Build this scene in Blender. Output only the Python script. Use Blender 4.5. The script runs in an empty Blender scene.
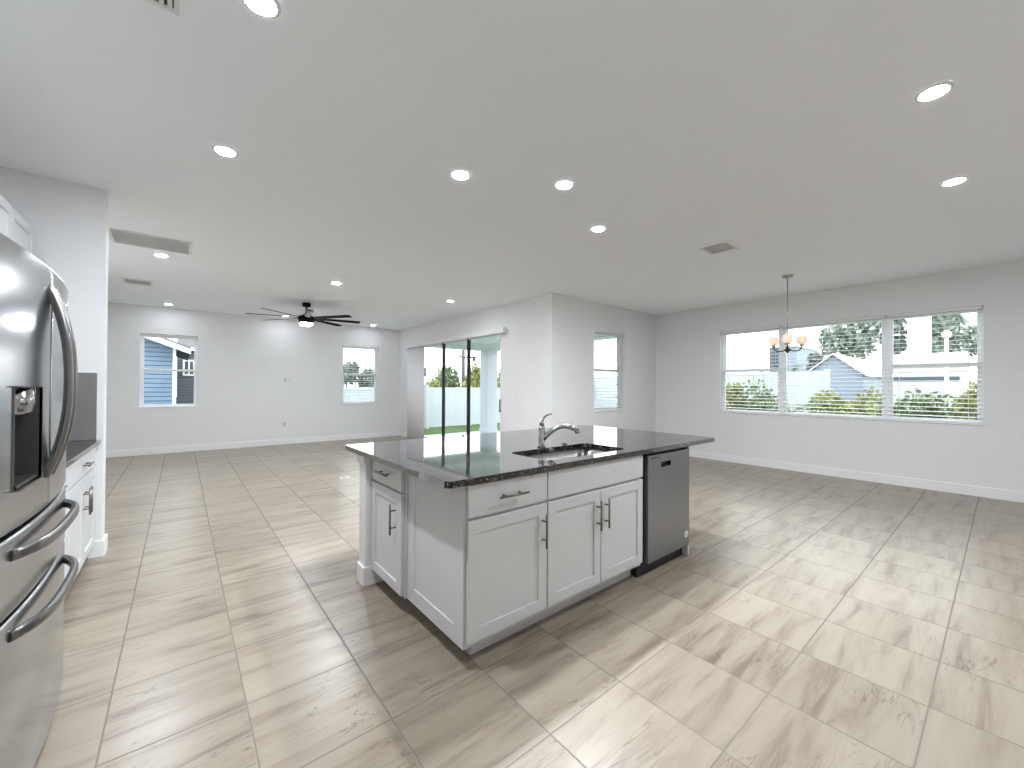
import bpy, bmesh, math, random
from mathutils import Vector, Matrix, Euler
random.seed(7)
S = bpy.context.scene
COL = S.collection
PI = math.pi

# ------------------------------------------------------------------ camera, sky, sun, exposure
CAM_H = 1.33
H = 2.86                      # ceiling height
cd = bpy.data.cameras.new('camera')
cam = bpy.data.objects.new('camera', cd); COL.objects.link(cam)
cd.sensor_fit = 'HORIZONTAL'; cd.sensor_width = 36.0
cd.lens = 404.0 / 1024 * 36.0
cd.clip_start = 0.05; cd.clip_end = 400
R = Matrix(((0.7731, -0.0090, -0.6342), (-0.6342, -0.0031, -0.7732), (0.0050, 1.0, -0.0080)))
q = R.to_quaternion(); q.normalize()
cam.rotation_mode = 'QUATERNION'; cam.rotation_quaternion = q
cam.location = (0, 0, CAM_H)
S.camera = cam

S.view_settings.view_transform = 'Standard'
S.view_settings.look = 'None'
S.view_settings.gamma = 1.0
S.view_settings.use_curve_mapping = False
S.view_settings.exposure = 0.75
S.cycles.use_denoising = True
S.cycles.max_bounces = 10
S.cycles.diffuse_bounces = 6
S.cycles.glossy_bounces = 5
S.cycles.transmission_bounces = 8
S.cycles.transparent_max_bounces = 16
S.cycles.sample_clamp_indirect = 6.0
S.cycles.caustics_reflective = False
S.cycles.caustics_refractive = False
S.cycles.use_light_tree = True

# radiance of the downlight lenses, one dimmer per circuit
LAMPS = {'kitchen': 1000.0, 'partition': 300.0, 'island': 1350.0, 'nook': 850.0, 'living': 850.0, 'patio': 150.0, 'far': 85.0}
FANLAMP = 70.0
SHADE = 0.33
SKY = 2.6

w = bpy.data.worlds.new('sky'); S.world = w; w.use_nodes = True
nt = w.node_tree; nt.nodes.clear()
wo = nt.nodes.new('ShaderNodeOutputWorld'); bg = nt.nodes.new('ShaderNodeBackground')
tc = nt.nodes.new('ShaderNodeTexCoord'); sp = nt.nodes.new('ShaderNodeSeparateXYZ')
cr = nt.nodes.new('ShaderNodeValToRGB')
nt.links.new(tc.outputs['Generated'], sp.inputs[0]); nt.links.new(sp.outputs['Z'], cr.inputs[0])
cr.color_ramp.elements[0].position = 0.0; cr.color_ramp.elements[0].color = (1.0, 1.0, 1.0, 1)
cr.color_ramp.elements[1].position = 0.7; cr.color_ramp.elements[1].color = (0.86, 0.92, 1.0, 1)
nt.links.new(cr.outputs[0], bg.inputs[0]); bg.inputs[1].default_value = SKY
nt.links.new(bg.outputs[0], wo.inputs[0])

sd = bpy.data.lights.new('sun', 'SUN'); sd.energy = 0.6; sd.angle = math.radians(12)
sun = bpy.data.objects.new('sun', sd); COL.objects.link(sun)
sun.rotation_euler = (math.radians(38), math.radians(-22), 0)   # high, hazy, from behind the house
sun.location = (0, 0, 12)

# ------------------------------------------------------------------ materials
def mat(name, color, rough=0.5, metal=0.0, spec=0.5, noise=0.03, nscale=6.0, bump=0.0, bscale=120.0,
        coat=0.0, ior=1.5, stretch=None, emit=None, estr=0.0):
    m = bpy.data.materials.new(name); m.use_nodes = True
    t = m.node_tree; b = t.nodes['Principled BSDF']
    b.inputs['Roughness'].default_value = rough
    b.inputs['Metallic'].default_value = metal
    b.inputs['Specular IOR Level'].default_value = spec
    b.inputs['IOR'].default_value = ior
    b.inputs['Coat Weight'].default_value = coat
    b.inputs['Coat Roughness'].default_value = 0.03
    co = t.nodes.new('ShaderNodeTexCoord'); mp = t.nodes.new('ShaderNodeMapping')
    t.links.new(co.outputs['Object'], mp.inputs[0])
    if stretch: mp.inputs['Scale'].default_value = stretch
    n = t.nodes.new('ShaderNodeTexNoise'); n.inputs['Scale'].default_value = nscale; n.inputs['Detail'].default_value = 3
    t.links.new(mp.outputs[0], n.inputs['Vector'])
    r = t.nodes.new('ShaderNodeValToRGB')
    lo = tuple(max(0, c * (1 - noise)) for c in color); hi = tuple(min(1, c * (1 + noise)) for c in color)
    r.color_ramp.elements[0].position = 0.3; r.color_ramp.elements[0].color = (*lo, 1)
    r.color_ramp.elements[1].position = 0.7; r.color_ramp.elements[1].color = (*hi, 1)
    t.links.new(n.outputs['Fac'], r.inputs[0]); t.links.new(r.outputs[0], b.inputs['Base Color'])
    if bump:
        n2 = t.nodes.new('ShaderNodeTexNoise'); n2.inputs['Scale'].default_value = bscale
        t.links.new(mp.outputs[0], n2.inputs['Vector'])
        bp = t.nodes.new('ShaderNodeBump'); bp.inputs['Strength'].default_value = bump; bp.inputs['Distance'].default_value = 0.002
        t.links.new(n2.outputs['Fac'], bp.inputs['Height']); t.links.new(bp.outputs[0], b.inputs['Normal'])
    if emit:
        b.inputs['Emission Color'].default_value = (*emit, 1); b.inputs['Emission Strength'].default_value = estr
    return m

M = {}
M['wall'] = mat('wall_paint', (0.755, 0.755, 0.755), 0.7, noise=0.008, bump=0.12, bscale=160)
M['ceiling'] = mat('ceiling_paint', (0.93, 0.955, 0.98), 0.85, noise=0.008, bump=0.15, bscale=110)
M['trim'] = mat('trim_paint', (0.82, 0.82, 0.81), 0.4, noise=0.006)
M['cabinet'] = mat('white_lacquer', (0.60, 0.605, 0.61), 0.35, noise=0.006)
M['shadow_gap'] = mat('dark_toe_kick', (0.05, 0.045, 0.04), 0.7)
M['kick'] = mat('toe_kick_board', (0.30, 0.27, 0.24), 0.6)
M['black'] = mat('black_plastic', (0.012, 0.012, 0.012), 0.4)
M['bar'] = mat('dark_nickel', (0.20, 0.185, 0.17), 0.32, metal=0.9)
M['steel'] = mat('brushed_steel', (0.45, 0.46, 0.475), 0.2, metal=1.0, noise=0.05, nscale=5, stretch=(60, 1, 60))
M['steel_dw'] = mat('dishwasher_steel', (0.345, 0.36, 0.385), 0.36, metal=1.0, noise=0.04, nscale=5, stretch=(1, 1, 60))
M['steel_handle'] = mat('handle_steel', (0.19, 0.185, 0.18), 0.25, metal=1.0)
M['steel_sink'] = mat('sink_steel', (0.15, 0.147, 0.142), 0.36, metal=1.0, noise=0.04)
M['chrome'] = mat('chrome', (0.42, 0.42, 0.42), 0.07, metal=1.0, noise=0.01)
M['fridge_side'] = mat('fridge_grey', (0.12, 0.12, 0.125), 0.5)
M['disp_dark'] = mat('dispenser_grey', (0.07, 0.068, 0.065), 0.35)
M['splash'] = mat('grey_splash', (0.20, 0.19, 0.185), 0.3, noise=0.06, nscale=30)
M['vinyl'] = mat('white_vinyl', (0.87, 0.88, 0.90), 0.35, noise=0.006)
M['bronze'] = mat('dark_bronze', (0.012, 0.012, 0.013), 0.4, metal=0.3)
M['blind'] = mat('blind_white', (0.82, 0.82, 0.82), 0.5, noise=0.01)
M['vane'] = mat('vane_grey', (0.84, 0.84, 0.85), 0.6, noise=0.02)
M['fan'] = mat('fan_black', (0.012, 0.010, 0.009), 0.8, spec=0.12)
M['vent'] = mat('vent_white', (0.80, 0.80, 0.80), 0.45, noise=0.006)
M['vent_grey'] = mat('vent_mesh_grey', (0.70, 0.70, 0.70), 0.6)
M['nickel'] = mat('satin_nickel', (0.42, 0.41, 0.40), 0.3, metal=1.0)
M['chand_dark'] = mat('chandelier_dark', (0.06, 0.058, 0.055), 0.35, metal=0.6)
M['shade'] = mat('frosted_glass_shade', (0.62, 0.50, 0.41), 0.4, emit=(1.0, 0.74, 0.54), estr=SHADE)
for _k in LAMPS:
    M['lens_' + _k] = mat('downlight_lens_' + _k, (0.9, 0.9, 0.9), 0.4, emit=(0.935, 0.985, 1.065), estr=LAMPS[_k])
M['fanlens'] = mat('fan_lamp_lens', (0.9, 0.9, 0.9), 0.4, emit=(0.935, 0.985, 1.065), estr=FANLAMP)
M['plate'] = mat('plate_white', (0.74, 0.74, 0.73), 0.35)
M['slot'] = mat('slot_grey', (0.22, 0.22, 0.22), 0.5)
M['sticker'] = mat('sticker_white', (0.85, 0.85, 0.85), 0.5)
# outdoors
M['fence'] = mat('fence_vinyl', (0.48, 0.52, 0.55), 0.5, noise=0.01)
M['grass'] = mat('lawn', (0.05, 0.105, 0.016), 0.9, noise=0.4, nscale=9)
M['slab'] = mat('lanai_concrete', (0.5, 0.5, 0.5), 0.7, noise=0.05)
M['lanai'] = mat('lanai_stucco', (0.74, 0.80, 0.79), 0.8, noise=0.02)
M['column'] = mat('column_stucco', (0.55, 0.58, 0.64), 0.7, noise=0.02)
M['leaf_y'] = mat('leaf_yellow_green', (0.24, 0.27, 0.075), 0.6, noise=0.35, nscale=3)
M['leaf_g'] = mat('leaf_green', (0.125, 0.18, 0.07), 0.6, noise=0.35, nscale=3)
M['leaf_d'] = mat('leaf_dull', (0.15, 0.18, 0.16), 0.7, noise=0.35, nscale=2)
M['leaf_p'] = mat('leaf_pale', (0.23, 0.28, 0.235), 0.7, noise=0.25, nscale=2)
M['bark'] = mat('bark', (0.06, 0.05, 0.04), 0.8, noise=0.3, nscale=14)
M['pole'] = mat('pole_grey', (0.06, 0.06, 0.06), 0.7)
M['white_pole'] = mat('pole_white', (0.8, 0.8, 0.82), 0.5)
M['roof_white'] = mat('pale_metal_roof', (0.5, 0.5, 0.52), 0.5, noise=0.02)
M['roof_grey'] = mat('grey_shingle', (0.12, 0.115, 0.115), 0.85, noise=0.25, nscale=30)
M['house_pale'] = mat('pale_blue_wall', (0.25, 0.29, 0.37), 0.7, noise=0.02)
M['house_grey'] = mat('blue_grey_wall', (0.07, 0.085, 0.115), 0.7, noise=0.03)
M['stucco'] = mat('white_stucco', (0.93, 0.93, 0.93), 0.8, noise=0.02)
M['dark_glass'] = mat('dark_window_glass', (0.06, 0.07, 0.08), 0.1)

def siding(name, color, pitch):
    m = mat(name, color, 0.6, noise=0.05)
    t = m.node_tree; b = t.nodes['Principled BSDF']
    g = t.nodes.new('ShaderNodeNewGeometry'); s = t.nodes.new('ShaderNodeSeparateXYZ')
    t.links.new(g.outputs['Position'], s.inputs[0])
    d = t.nodes.new('ShaderNodeMath'); d.operation = 'DIVIDE'; d.inputs[1].default_value = pitch
    f = t.nodes.new('ShaderNodeMath'); f.operation = 'FRACT'
    t.links.new(s.outputs['Z'], d.inputs[0]); t.links.new(d.outputs[0], f.inputs[0])
    r = t.nodes.new('ShaderNodeValToRGB'); e = r.color_ramp.elements
    e[0].position = 0.0; e[0].color = (0, 0, 0, 1); e[1].position = 0.14; e[1].color = (1, 1, 1, 1)
    t.links.new(f.outputs[0], r.inputs[0])
    bp = t.nodes.new('ShaderNodeBump'); bp.inputs['Strength'].default_value = 1.0; bp.inputs['Distance'].default_value = 0.03
    t.links.new(r.outputs[0], bp.inputs['Height']); t.links.new(bp.outputs[0], b.inputs['Normal'])
    old = b.inputs['Base Color'].links[0].from_socket
    mx = t.nodes.new('ShaderNodeMix'); mx.data_type = 'RGBA'; mx.blend_type = 'MULTIPLY'; mx.inputs[0].default_value = 1
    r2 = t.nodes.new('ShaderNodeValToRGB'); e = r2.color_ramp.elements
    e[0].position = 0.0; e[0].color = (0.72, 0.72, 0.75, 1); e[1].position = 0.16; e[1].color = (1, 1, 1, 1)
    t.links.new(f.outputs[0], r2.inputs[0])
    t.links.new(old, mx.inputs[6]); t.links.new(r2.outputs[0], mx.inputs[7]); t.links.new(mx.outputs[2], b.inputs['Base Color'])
    return m
M['siding_blue'] = siding('blue_lap_siding', (0.15, 0.22, 0.32), 0.115)
M['siding_grey'] = siding('grey_lap_siding', (0.11, 0.11, 0.135), 0.115)

def glass_mat():
    m = bpy.data.materials.new('window_glass'); m.use_nodes = True
    t = m.node_tree; t.nodes.clear()
    o = t.nodes.new('ShaderNodeOutputMaterial'); mx = t.nodes.new('ShaderNodeMixShader')
    a = t.nodes.new('ShaderNodeBsdfTransparent'); a.inputs[0].default_value = (0.97, 0.985, 0.98, 1)
    g = t.nodes.new('ShaderNodeBsdfGlossy'); g.inputs['Roughness'].default_value = 0.01
    f = t.nodes.new('ShaderNodeFresnel'); gm = t.nodes.new('ShaderNodeNewGeometry')
    mr = t.nodes.new('ShaderNodeMapRange'); mr.inputs['To Min'].default_value = 1.3; mr.inputs['To Max'].default_value = 1 / 1.3
    t.links.new(gm.outputs['Backfacing'], mr.inputs['Value']); t.links.new(mr.outputs[0], f.inputs[0])
    t.links.new(f.outputs[0], mx.inputs[0]); t.links.new(a.outputs[0], mx.inputs[1]); t.links.new(g.outputs[0], mx.inputs[2])
    t.links.new(mx.outputs[0], o.inputs[0])
    return m
M['glass'] = glass_mat()

def granite_mat():
    m = bpy.data.materials.new('speckled_granite'); m.use_nodes = True
    t = m.node_tree; b = t.nodes['Principled BSDF']
    co = t.nodes.new('ShaderNodeTexCoord')
    v = t.nodes.new('ShaderNodeTexVoronoi'); v.inputs['Scale'].default_value = 150
    n = t.nodes.new('ShaderNodeTexNoise'); n.inputs['Scale'].default_value = 70; n.inputs['Detail'].default_value = 4
    t.links.new(co.outputs['Object'], v.inputs['Vector']); t.links.new(co.outputs['Object'], n.inputs['Vector'])
    s = t.nodes.new('ShaderNodeSeparateColor'); t.links.new(v.outputs['Color'], s.inputs[0])
    r = t.nodes.new('ShaderNodeValToRGB'); e = r.color_ramp.elements
    e[0].position = 0.0; e[0].color = (0.008, 0.008, 0.008, 1)
    e[1].position = 1.0; e[1].color = (0.36, 0.34, 0.33, 1)
    e.new(0.66).color = (0.012, 0.011, 0.011, 1); e.new(0.80).color = (0.06, 0.056, 0.054, 1)
    t.links.new(s.outputs[0], r.inputs[0])
    r2 = t.nodes.new('ShaderNodeValToRGB'); e = r2.color_ramp.elements
    e[0].position = 0.42; e[0].color = (0.25, 0.25, 0.25, 1); e[1].position = 0.58; e[1].color = (1.1, 1.08, 1.05, 1)
    t.links.new(n.outputs['Fac'], r2.inputs[0])
    mx = t.nodes.new('ShaderNodeMix'); mx.data_type = 'RGBA'; mx.blend_type = 'MULTIPLY'; mx.inputs[0].default_value = 1
    t.links.new(r.outputs[0], mx.inputs[6]); t.links.new(r2.outputs[0], mx.inputs[7])
    t.links.new(mx.outputs[2], b.inputs['Base Color'])
    b.inputs['Roughness'].default_value = 0.3; b.inputs['Specular IOR Level'].default_value = 0.0
    lw = t.nodes.new('ShaderNodeLayerWeight'); lw.inputs['Blend'].default_value = 0.5
    pw = t.nodes.new('ShaderNodeMath'); pw.operation = 'POWER'; pw.inputs[1].default_value = 1.7
    t.links.new(lw.outputs['Facing'], pw.inputs[0])
    ma = t.nodes.new('ShaderNodeMath'); ma.operation = 'MULTIPLY_ADD'; ma.inputs[1].default_value = 0.90; ma.inputs[2].default_value = 0.035
    t.links.new(pw.outputs[0], ma.inputs[0])
    gl = t.nodes.new('ShaderNodeBsdfGlossy'); gl.inputs['Roughness'].default_value = 0.035
    ms = t.nodes.new('ShaderNodeMixShader'); out = t.nodes['Material Output']
    t.links.new(ma.outputs[0], ms.inputs[0]); t.links.new(b.outputs[0], ms.inputs[1]); t.links.new(gl.outputs[0], ms.inputs[2])
    t.links.new(ms.outputs[0], out.inputs['Surface'])
    return m
M['granite'] = granite_mat()

def tile_mat():
    PX, X0, PY, Y0, G = 0.442, 0.2247, 0.4515, 0.2055, 0.0034
    m = bpy.data.materials.new('veined_floor_tile'); m.use_nodes = True
    t = m.node_tree; b = t.nodes['Principled BSDF']; L = t.links
    def math_(op, a, bb=None, c=None):
        n = t.nodes.new('ShaderNodeMath'); n.operation = op
        for i, x in enumerate((a, bb, c)):
            if x is None: continue
            if isinstance(x, (int, float)): n.inputs[i].default_value = x
            else: L.new(x, n.inputs[i])
        return n.outputs[0]
    g = t.nodes.new('ShaderNodeNewGeometry'); s = t.nodes.new('ShaderNodeSeparateXYZ'); L.new(g.outputs['Position'], s.inputs[0])
    u = math_('DIVIDE', math_('SUBTRACT', s.outputs['X'], X0), PX)
    v = math_('DIVIDE', math_('SUBTRACT', s.outputs['Y'], Y0), PY)
    fu, fv = math_('FRACT', u), math_('FRACT', v)
    iu, iv = math_('FLOOR', u), math_('FLOOR', v)
    eu = math_('MULTIPLY', math_('MINIMUM', fu, math_('SUBTRACT', 1.0, fu)), PX)
    ev = math_('MULTIPLY', math_('MINIMUM', fv, math_('SUBTRACT', 1.0, fv)), PY)
    edge = math_('MINIMUM', eu, ev)
    mr = t.nodes.new('ShaderNodeMapRange'); mr.inputs['From Min'].default_value = G * 0.6; mr.inputs['From Max'].default_value = G * 1.3
    L.new(edge, mr.inputs['Value']); tile = mr.outputs[0]
    cv = t.nodes.new('ShaderNodeCombineXYZ'); L.new(iu, cv.inputs[0]); L.new(iv, cv.inputs[1])
    wn = t.nodes.new('ShaderNodeTexWhiteNoise'); wn.noise_dimensions = '3D'; L.new(cv.outputs[0], wn.inputs['Vector'])
    sc = t.nodes.new('ShaderNodeVectorMath'); sc.operation = 'SCALE'; sc.inputs['Scale'].default_value = 37.0; L.new(wn.outputs['Color'], sc.inputs[0])
    ad = t.nodes.new('ShaderNodeVectorMath'); ad.operation = 'ADD'; L.new(g.outputs['Position'], ad.inputs[0]); L.new(sc.outputs[0], ad.inputs[1])
    mp = t.nodes.new('ShaderNodeMapping'); mp.inputs['Scale'].default_value = (0.9, 6.5, 1.0); L.new(ad.outputs[0], mp.inputs[0])
    n1 = t.nodes.new('ShaderNodeTexNoise'); n1.inputs['Scale'].default_value = 1.7; n1.inputs['Detail'].default_value = 7; n1.inputs['Roughness'].default_value = 0.62; n1.inputs['Distortion'].default_value = 0.5
    L.new(mp.outputs[0], n1.inputs['Vector'])
    r1 = t.nodes.new('ShaderNodeValToRGB'); e = r1.color_ramp.elements
    e[0].position = 0.33; e[0].color = (0.167, 0.135, 0.099, 1); e[1].position = 0.72; e[1].color = (0.317, 0.275, 0.216, 1)
    e.new(0.45).color = (0.256, 0.215, 0.162, 1); e.new(0.54).color = (0.290, 0.248, 0.189, 1)
    L.new(n1.outputs['Fac'], r1.inputs[0])
    # thin darker veins
    mp2 = t.nodes.new('ShaderNodeMapping'); mp2.inputs['Scale'].default_value = (1.3, 9.0, 1.0); mp2.inputs['Rotation'].default_value = (0, 0, 0.12); L.new(ad.outputs[0], mp2.inputs[0])
    n2 = t.nodes.new('ShaderNodeTexNoise'); n2.inputs['Scale'].default_value = 2.2; n2.inputs['Detail'].default_value = 5; n2.inputs['Distortion'].default_value = 1.1
    L.new(mp2.outputs[0], n2.inputs['Vector'])
    r2 = t.nodes.new('ShaderNodeValToRGB'); e = r2.color_ramp.elements
    e[0].position = 0.478; e[0].color = (1, 1, 1, 1); e[1].position = 0.512; e[1].color = (1, 1, 1, 1); e.new(0.495).color = (0.54, 0.50, 0.46, 1)
    L.new(n2.outputs['Fac'], r2.inputs[0])
    # where veins show
    n3 = t.nodes.new('ShaderNodeTexNoise'); n3.inputs['Scale'].default_value = 2.3; L.new(ad.outputs[0], n3.inputs['Vector'])
    r3 = t.nodes.new('ShaderNodeValToRGB'); e = r3.color_ramp.elements; e[0].position = 0.5; e[1].position = 0.62; L.new(n3.outputs['Fac'], r3.inputs[0])
    mx = t.nodes.new('ShaderNodeMix'); mx.data_type = 'RGBA'; mx.blend_type = 'MULTIPLY'
    L.new(r3.outputs[0], mx.inputs[0]); L.new(r1.outputs[0], mx.inputs[6]); L.new(r2.outputs[0], mx.inputs[7])
    # tile to tile tone
    tone = t.nodes.new('ShaderNodeMapRange'); tone.inputs['To Min'].default_value = 0.93; tone.inputs['To Max'].default_value = 1.07
    L.new(wn.outputs['Value'], tone.inputs['Value'])
    mt = t.nodes.new('ShaderNodeMix'); mt.data_type = 'RGBA'; mt.blend_type = 'MULTIPLY'; mt.inputs[0].default_value = 1
    L.new(mx.outputs[2], mt.inputs[6]); L.new(tone.outputs[0], mt.inputs[7])
    fin = t.nodes.new('ShaderNodeMix'); fin.data_type = 'RGBA'; fin.inputs[6].default_value = (0.18, 0.155, 0.128, 1)
    L.new(tile, fin.inputs[0]); L.new(mt.outputs[2], fin.inputs[7]); L.new(fin.outputs[2], b.inputs['Base Color'])
    rr = t.nodes.new('ShaderNodeMapRange'); rr.inputs['To Min'].default_value = 0.8; rr.inputs['To Max'].default_value = 0.30
    L.new(tile, rr.inputs['Value']); L.new(rr.outputs[0], b.inputs['Roughness'])
    bp = t.nodes.new('ShaderNodeBump'); bp.inputs['Strength'].default_value = 0.25; bp.inputs['Distance'].default_value = 0.0015
    L.new(tile, bp.inputs['Height']); L.new(bp.outputs[0], b.inputs['Normal'])
    b.inputs['IOR'].default_value = 1.5
    return m
M['tile'] = tile_mat()

# ------------------------------------------------------------------ mesh helpers
def box(bm, x0, x1, y0, y1, z0, z1, bev=0.0, xf=None):
    b2 = bmesh.new()
    vs = [b2.verts.new((x, y, z)) for x in (x0, x1) for y in (y0, y1) for z in (z0, z1)]
    for f in ((0, 1, 3, 2), (4, 6, 7, 5), (0, 4, 5, 1), (2, 3, 7, 6), (0, 2, 6, 4), (1, 5, 7, 3)):
        b2.faces.new([vs[i] for i in f])
    if bev:
        bmesh.ops.bevel(b2, geom=b2.edges[:], offset=bev, segments=2, affect='EDGES', profile=0.5)
    merge(bm, b2, xf)

def merge(bm, b2, xf=None):
    if xf:
        for v in b2.verts: v.co = Vector(xf(*v.co))
    m = bpy.data.meshes.new('tmp'); b2.to_mesh(m); b2.free(); bm.from_mesh(m); bpy.data.meshes.remove(m)

def cyl(bm, p0, p1, r0, r1=None, n=20, cap=True):
    r1 = r0 if r1 is None else r1
    p0, p1 = Vector(p0), Vector(p1); d = (p1 - p0).normalized()
    a = d.orthogonal().normalized(); b = d.cross(a)
    A = [bm.verts.new(p0 + r0 * (math.cos(2 * PI * i / n) * a + math.sin(2 * PI * i / n) * b)) for i in range(n)]
    B = [bm.verts.new(p1 + r1 * (math.cos(2 * PI * i / n) * a + math.sin(2 * PI * i / n) * b)) for i in range(n)]
    for i in range(n):
        f = bm.faces.new((A[i], A[(i + 1) % n], B[(i + 1) % n], B[i])); f.smooth = True
    if cap: bm.faces.new(A[::-1]); bm.faces.new(B)

def lathe(bm, c, prof, n=32):
    rings = []
    for r, z in prof:
        if r < 1e-6: rings.append([bm.verts.new((c[0], c[1], c[2] + z))])
        else: rings.append([bm.verts.new((c[0] + r * math.cos(2 * PI * i / n), c[1] + r * math.sin(2 * PI * i / n), c[2] + z)) for i in range(n)])
    for A, B in zip(rings, rings[1:]):
        for i in range(n):
            j = (i + 1) % n
            if len(A) == 1 and len(B) == 1: continue
            if len(A) == 1: f = bm.faces.new((A[0], B[j], B[i]))
            elif len(B) == 1: f = bm.faces.new((A[i], A[j], B[0]))
            else: f = bm.faces.new((A[i], A[j], B[j], B[i]))
            f.smooth = True

def sweep(bm, pts, side, ry, rn, n=12, power=2.0, scales=None):
    """tube along pts; half width ry along `side`, half thickness rn across it"""
    side = Vector(side).normalized(); pts = [Vector(p) for p in pts]; rings = []
    for k, p in enumerate(pts):
        t = (pts[min(k + 1, len(pts) - 1)] - pts[max(k - 1, 0)]).normalized()
        nn = t.cross(side).normalized(); s = scales[k] if scales else 1.0
        ring = []
        for i in range(n):
            a = 2 * PI * i / n; c, sn = math.cos(a), math.sin(a)
            cc = math.copysign(abs(c) ** (2 / power), c); ss = math.copysign(abs(sn) ** (2 / power), sn)
            ring.append(bm.verts.new(p + side * (ry * s * cc) + nn * (rn * s * ss)))
        rings.append(ring)
    for A, B in zip(rings, rings[1:]):
        for i in range(n):
            f = bm.faces.new((A[i], A[(i + 1) % n], B[(i + 1) % n], B[i])); f.smooth = True
    bm.faces.new(rings[0][::-1]); bm.faces.new(rings[-1])

def prism(bm, poly, z0, z1, xf=None):
    b2 = bmesh.new()
    A = [b2.verts.new((x, y, z0)) for x, y in poly]; B = [b2.verts.new((x, y, z1)) for x, y in poly]
    n = len(poly)
    for i in range(n): b2.faces.new((A[i], A[(i + 1) % n], B[(i + 1) % n], B[i]))
    b2.faces.new(A[::-1]); b2.faces.new(B)
    merge(bm, b2, xf)

def obj(name, bm, m, parent=None, **props):
    bmesh.ops.recalc_face_normals(bm, faces=bm.faces[:])
    me = bpy.data.meshes.new(name); bm.to_mesh(me); bm.free()
    me.materials.append(M[m] if isinstance(m, str) else m)
    o = bpy.data.objects.new(name, me); COL.objects.link(o)
    if parent is not None:
        o.parent = parent
        o.matrix_parent_inverse = parent_world(parent).inverted()
    for k, v in props.items(): o[k] = v
    return o
def parent_world(p):
    m = p.matrix_basis.copy()
    if p.parent is not None: m = parent_world(p.parent) @ p.matrix_parent_inverse @ m
    return m

def thing(name, label, cat, loc=(0, 0, 0), group=None):
    o = bpy.data.objects.new(name, None); COL.objects.link(o)
    o.empty_display_size = 0.1; o.location = loc
    o['label'] = label; o['category'] = cat; o['kind'] = 'thing'
    if group: o['group'] = group
    return o
def tag(o, label, cat, group=None, kind='thing'):
    o['label'] = label; o['category'] = cat; o['kind'] = kind
    if group: o['group'] = group
    return o
def boxes(*bs, bev=0.0, xf=None):
    bm = bmesh.new()
    for b in bs: box(bm, *b, bev=bev, xf=xf)
    return bm
def struct(name, bm, m, label, cat, parent=None):
    o = obj(name, bm, m, parent)
    if parent is None: tag(o, label, cat, kind='structure')
    return o

# ------------------------------------------------------------------ room shell
XW, XE, XP = -1.145, 7.69, 4.62           # west wall, east wall, patio wall
YS, YN, YK, YT = -2.2, 10.44, 4.63, 4.465  # south, north, nook wall, partition
T = 0.16
FZ = -0.12
bm = boxes((XW - T, XE + T, YS - T, YK + T, FZ, 0), (XW - T, XP + T, YK + T, YN + T, FZ, 0))
struct('floor', bm, 'tile', 'glossy beige veined square floor tiles through the whole room', 'floor')
bm = boxes((XW - T, XE + T, YS - T, YK + T, H, H + 0.15), (XW - T, XP + T, YK + T, YN + T, H, H + 0.15))
struct('ceiling', bm, 'ceiling', 'flat white ceiling over the kitchen and living room', 'ceiling')

def wall_boxes(a0, a1, openings):
    """boxes in wall coordinates (a along, v outward, z) around openings (a0,a1,z0,z1)"""
    out = []; cur = a0
    for o0, o1, z0, z1 in sorted(openings):
        if o0 > cur: out.append((cur, o0, 0, T, 0, H))
        if z0 > 0: out.append((o0, o1, 0, T, 0, z0))
        if z1 < H: out.append((o0, o1, 0, T, z1, H))
        cur = o1
    if a1 > cur: out.append((cur, a1, 0, T, 0, H))
    return out
xfN = lambda a, v, z: (a, YN + v, z)
xfK = lambda a, v, z: (a, YK + v, z)
xfE = lambda a, v, z: (XE + v, a, z)
xfP = lambda a, v, z: (XP + v, a, z)

W1 = (-0.61, 0.27, 0.90, 2.33); W2 = (3.10, 4.01, 0.88, 2.36)
W3 = (5.685, 6.59, 0.895, 2.37); W4 = (0.16, 3.33, 0.885, 2.375)
DOOR = (5.95, 9.72, 0.0, 2.40)
struct('wall_north', boxes(*wall_boxes(XW - T, XP + T, [W1, W2]), xf=xfN), 'wall', 'far white living room wall with two windows', 'wall')
struct('wall_patio', boxes(*wall_boxes(YK + T, YN, [DOOR]), xf=xfP), 'wall', 'white wall holding the sliding patio door', 'wall')
struct('wall_nook', boxes(*wall_boxes(XP, XE, [W3]), xf=xfK), 'wall', 'white dining nook wall with one narrow window', 'wall')
struct('wall_east', boxes(*wall_boxes(YS, YK + T, [W4]), xf=xfE), 'wall', 'right white wall with the wide triple window', 'wall')
struct('wall_west', boxes((XW - T, XW, YS, YN, 0, H)), 'wall', 'white kitchen wall behind the refrigerator', 'wall')
struct('wall_south', boxes((XW - T, XE + T, YS - T, YS, 0, H)), 'wall', 'white wall behind the viewpoint', 'wall')
XEND, YT2 = -0.463, 4.615
struct('wall_partition', boxes((XW, XEND, YT, YT2, 0, H)), 'wall', 'short white partition wall ending the kitchen run beyond the refrigerator', 'wall')

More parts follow.
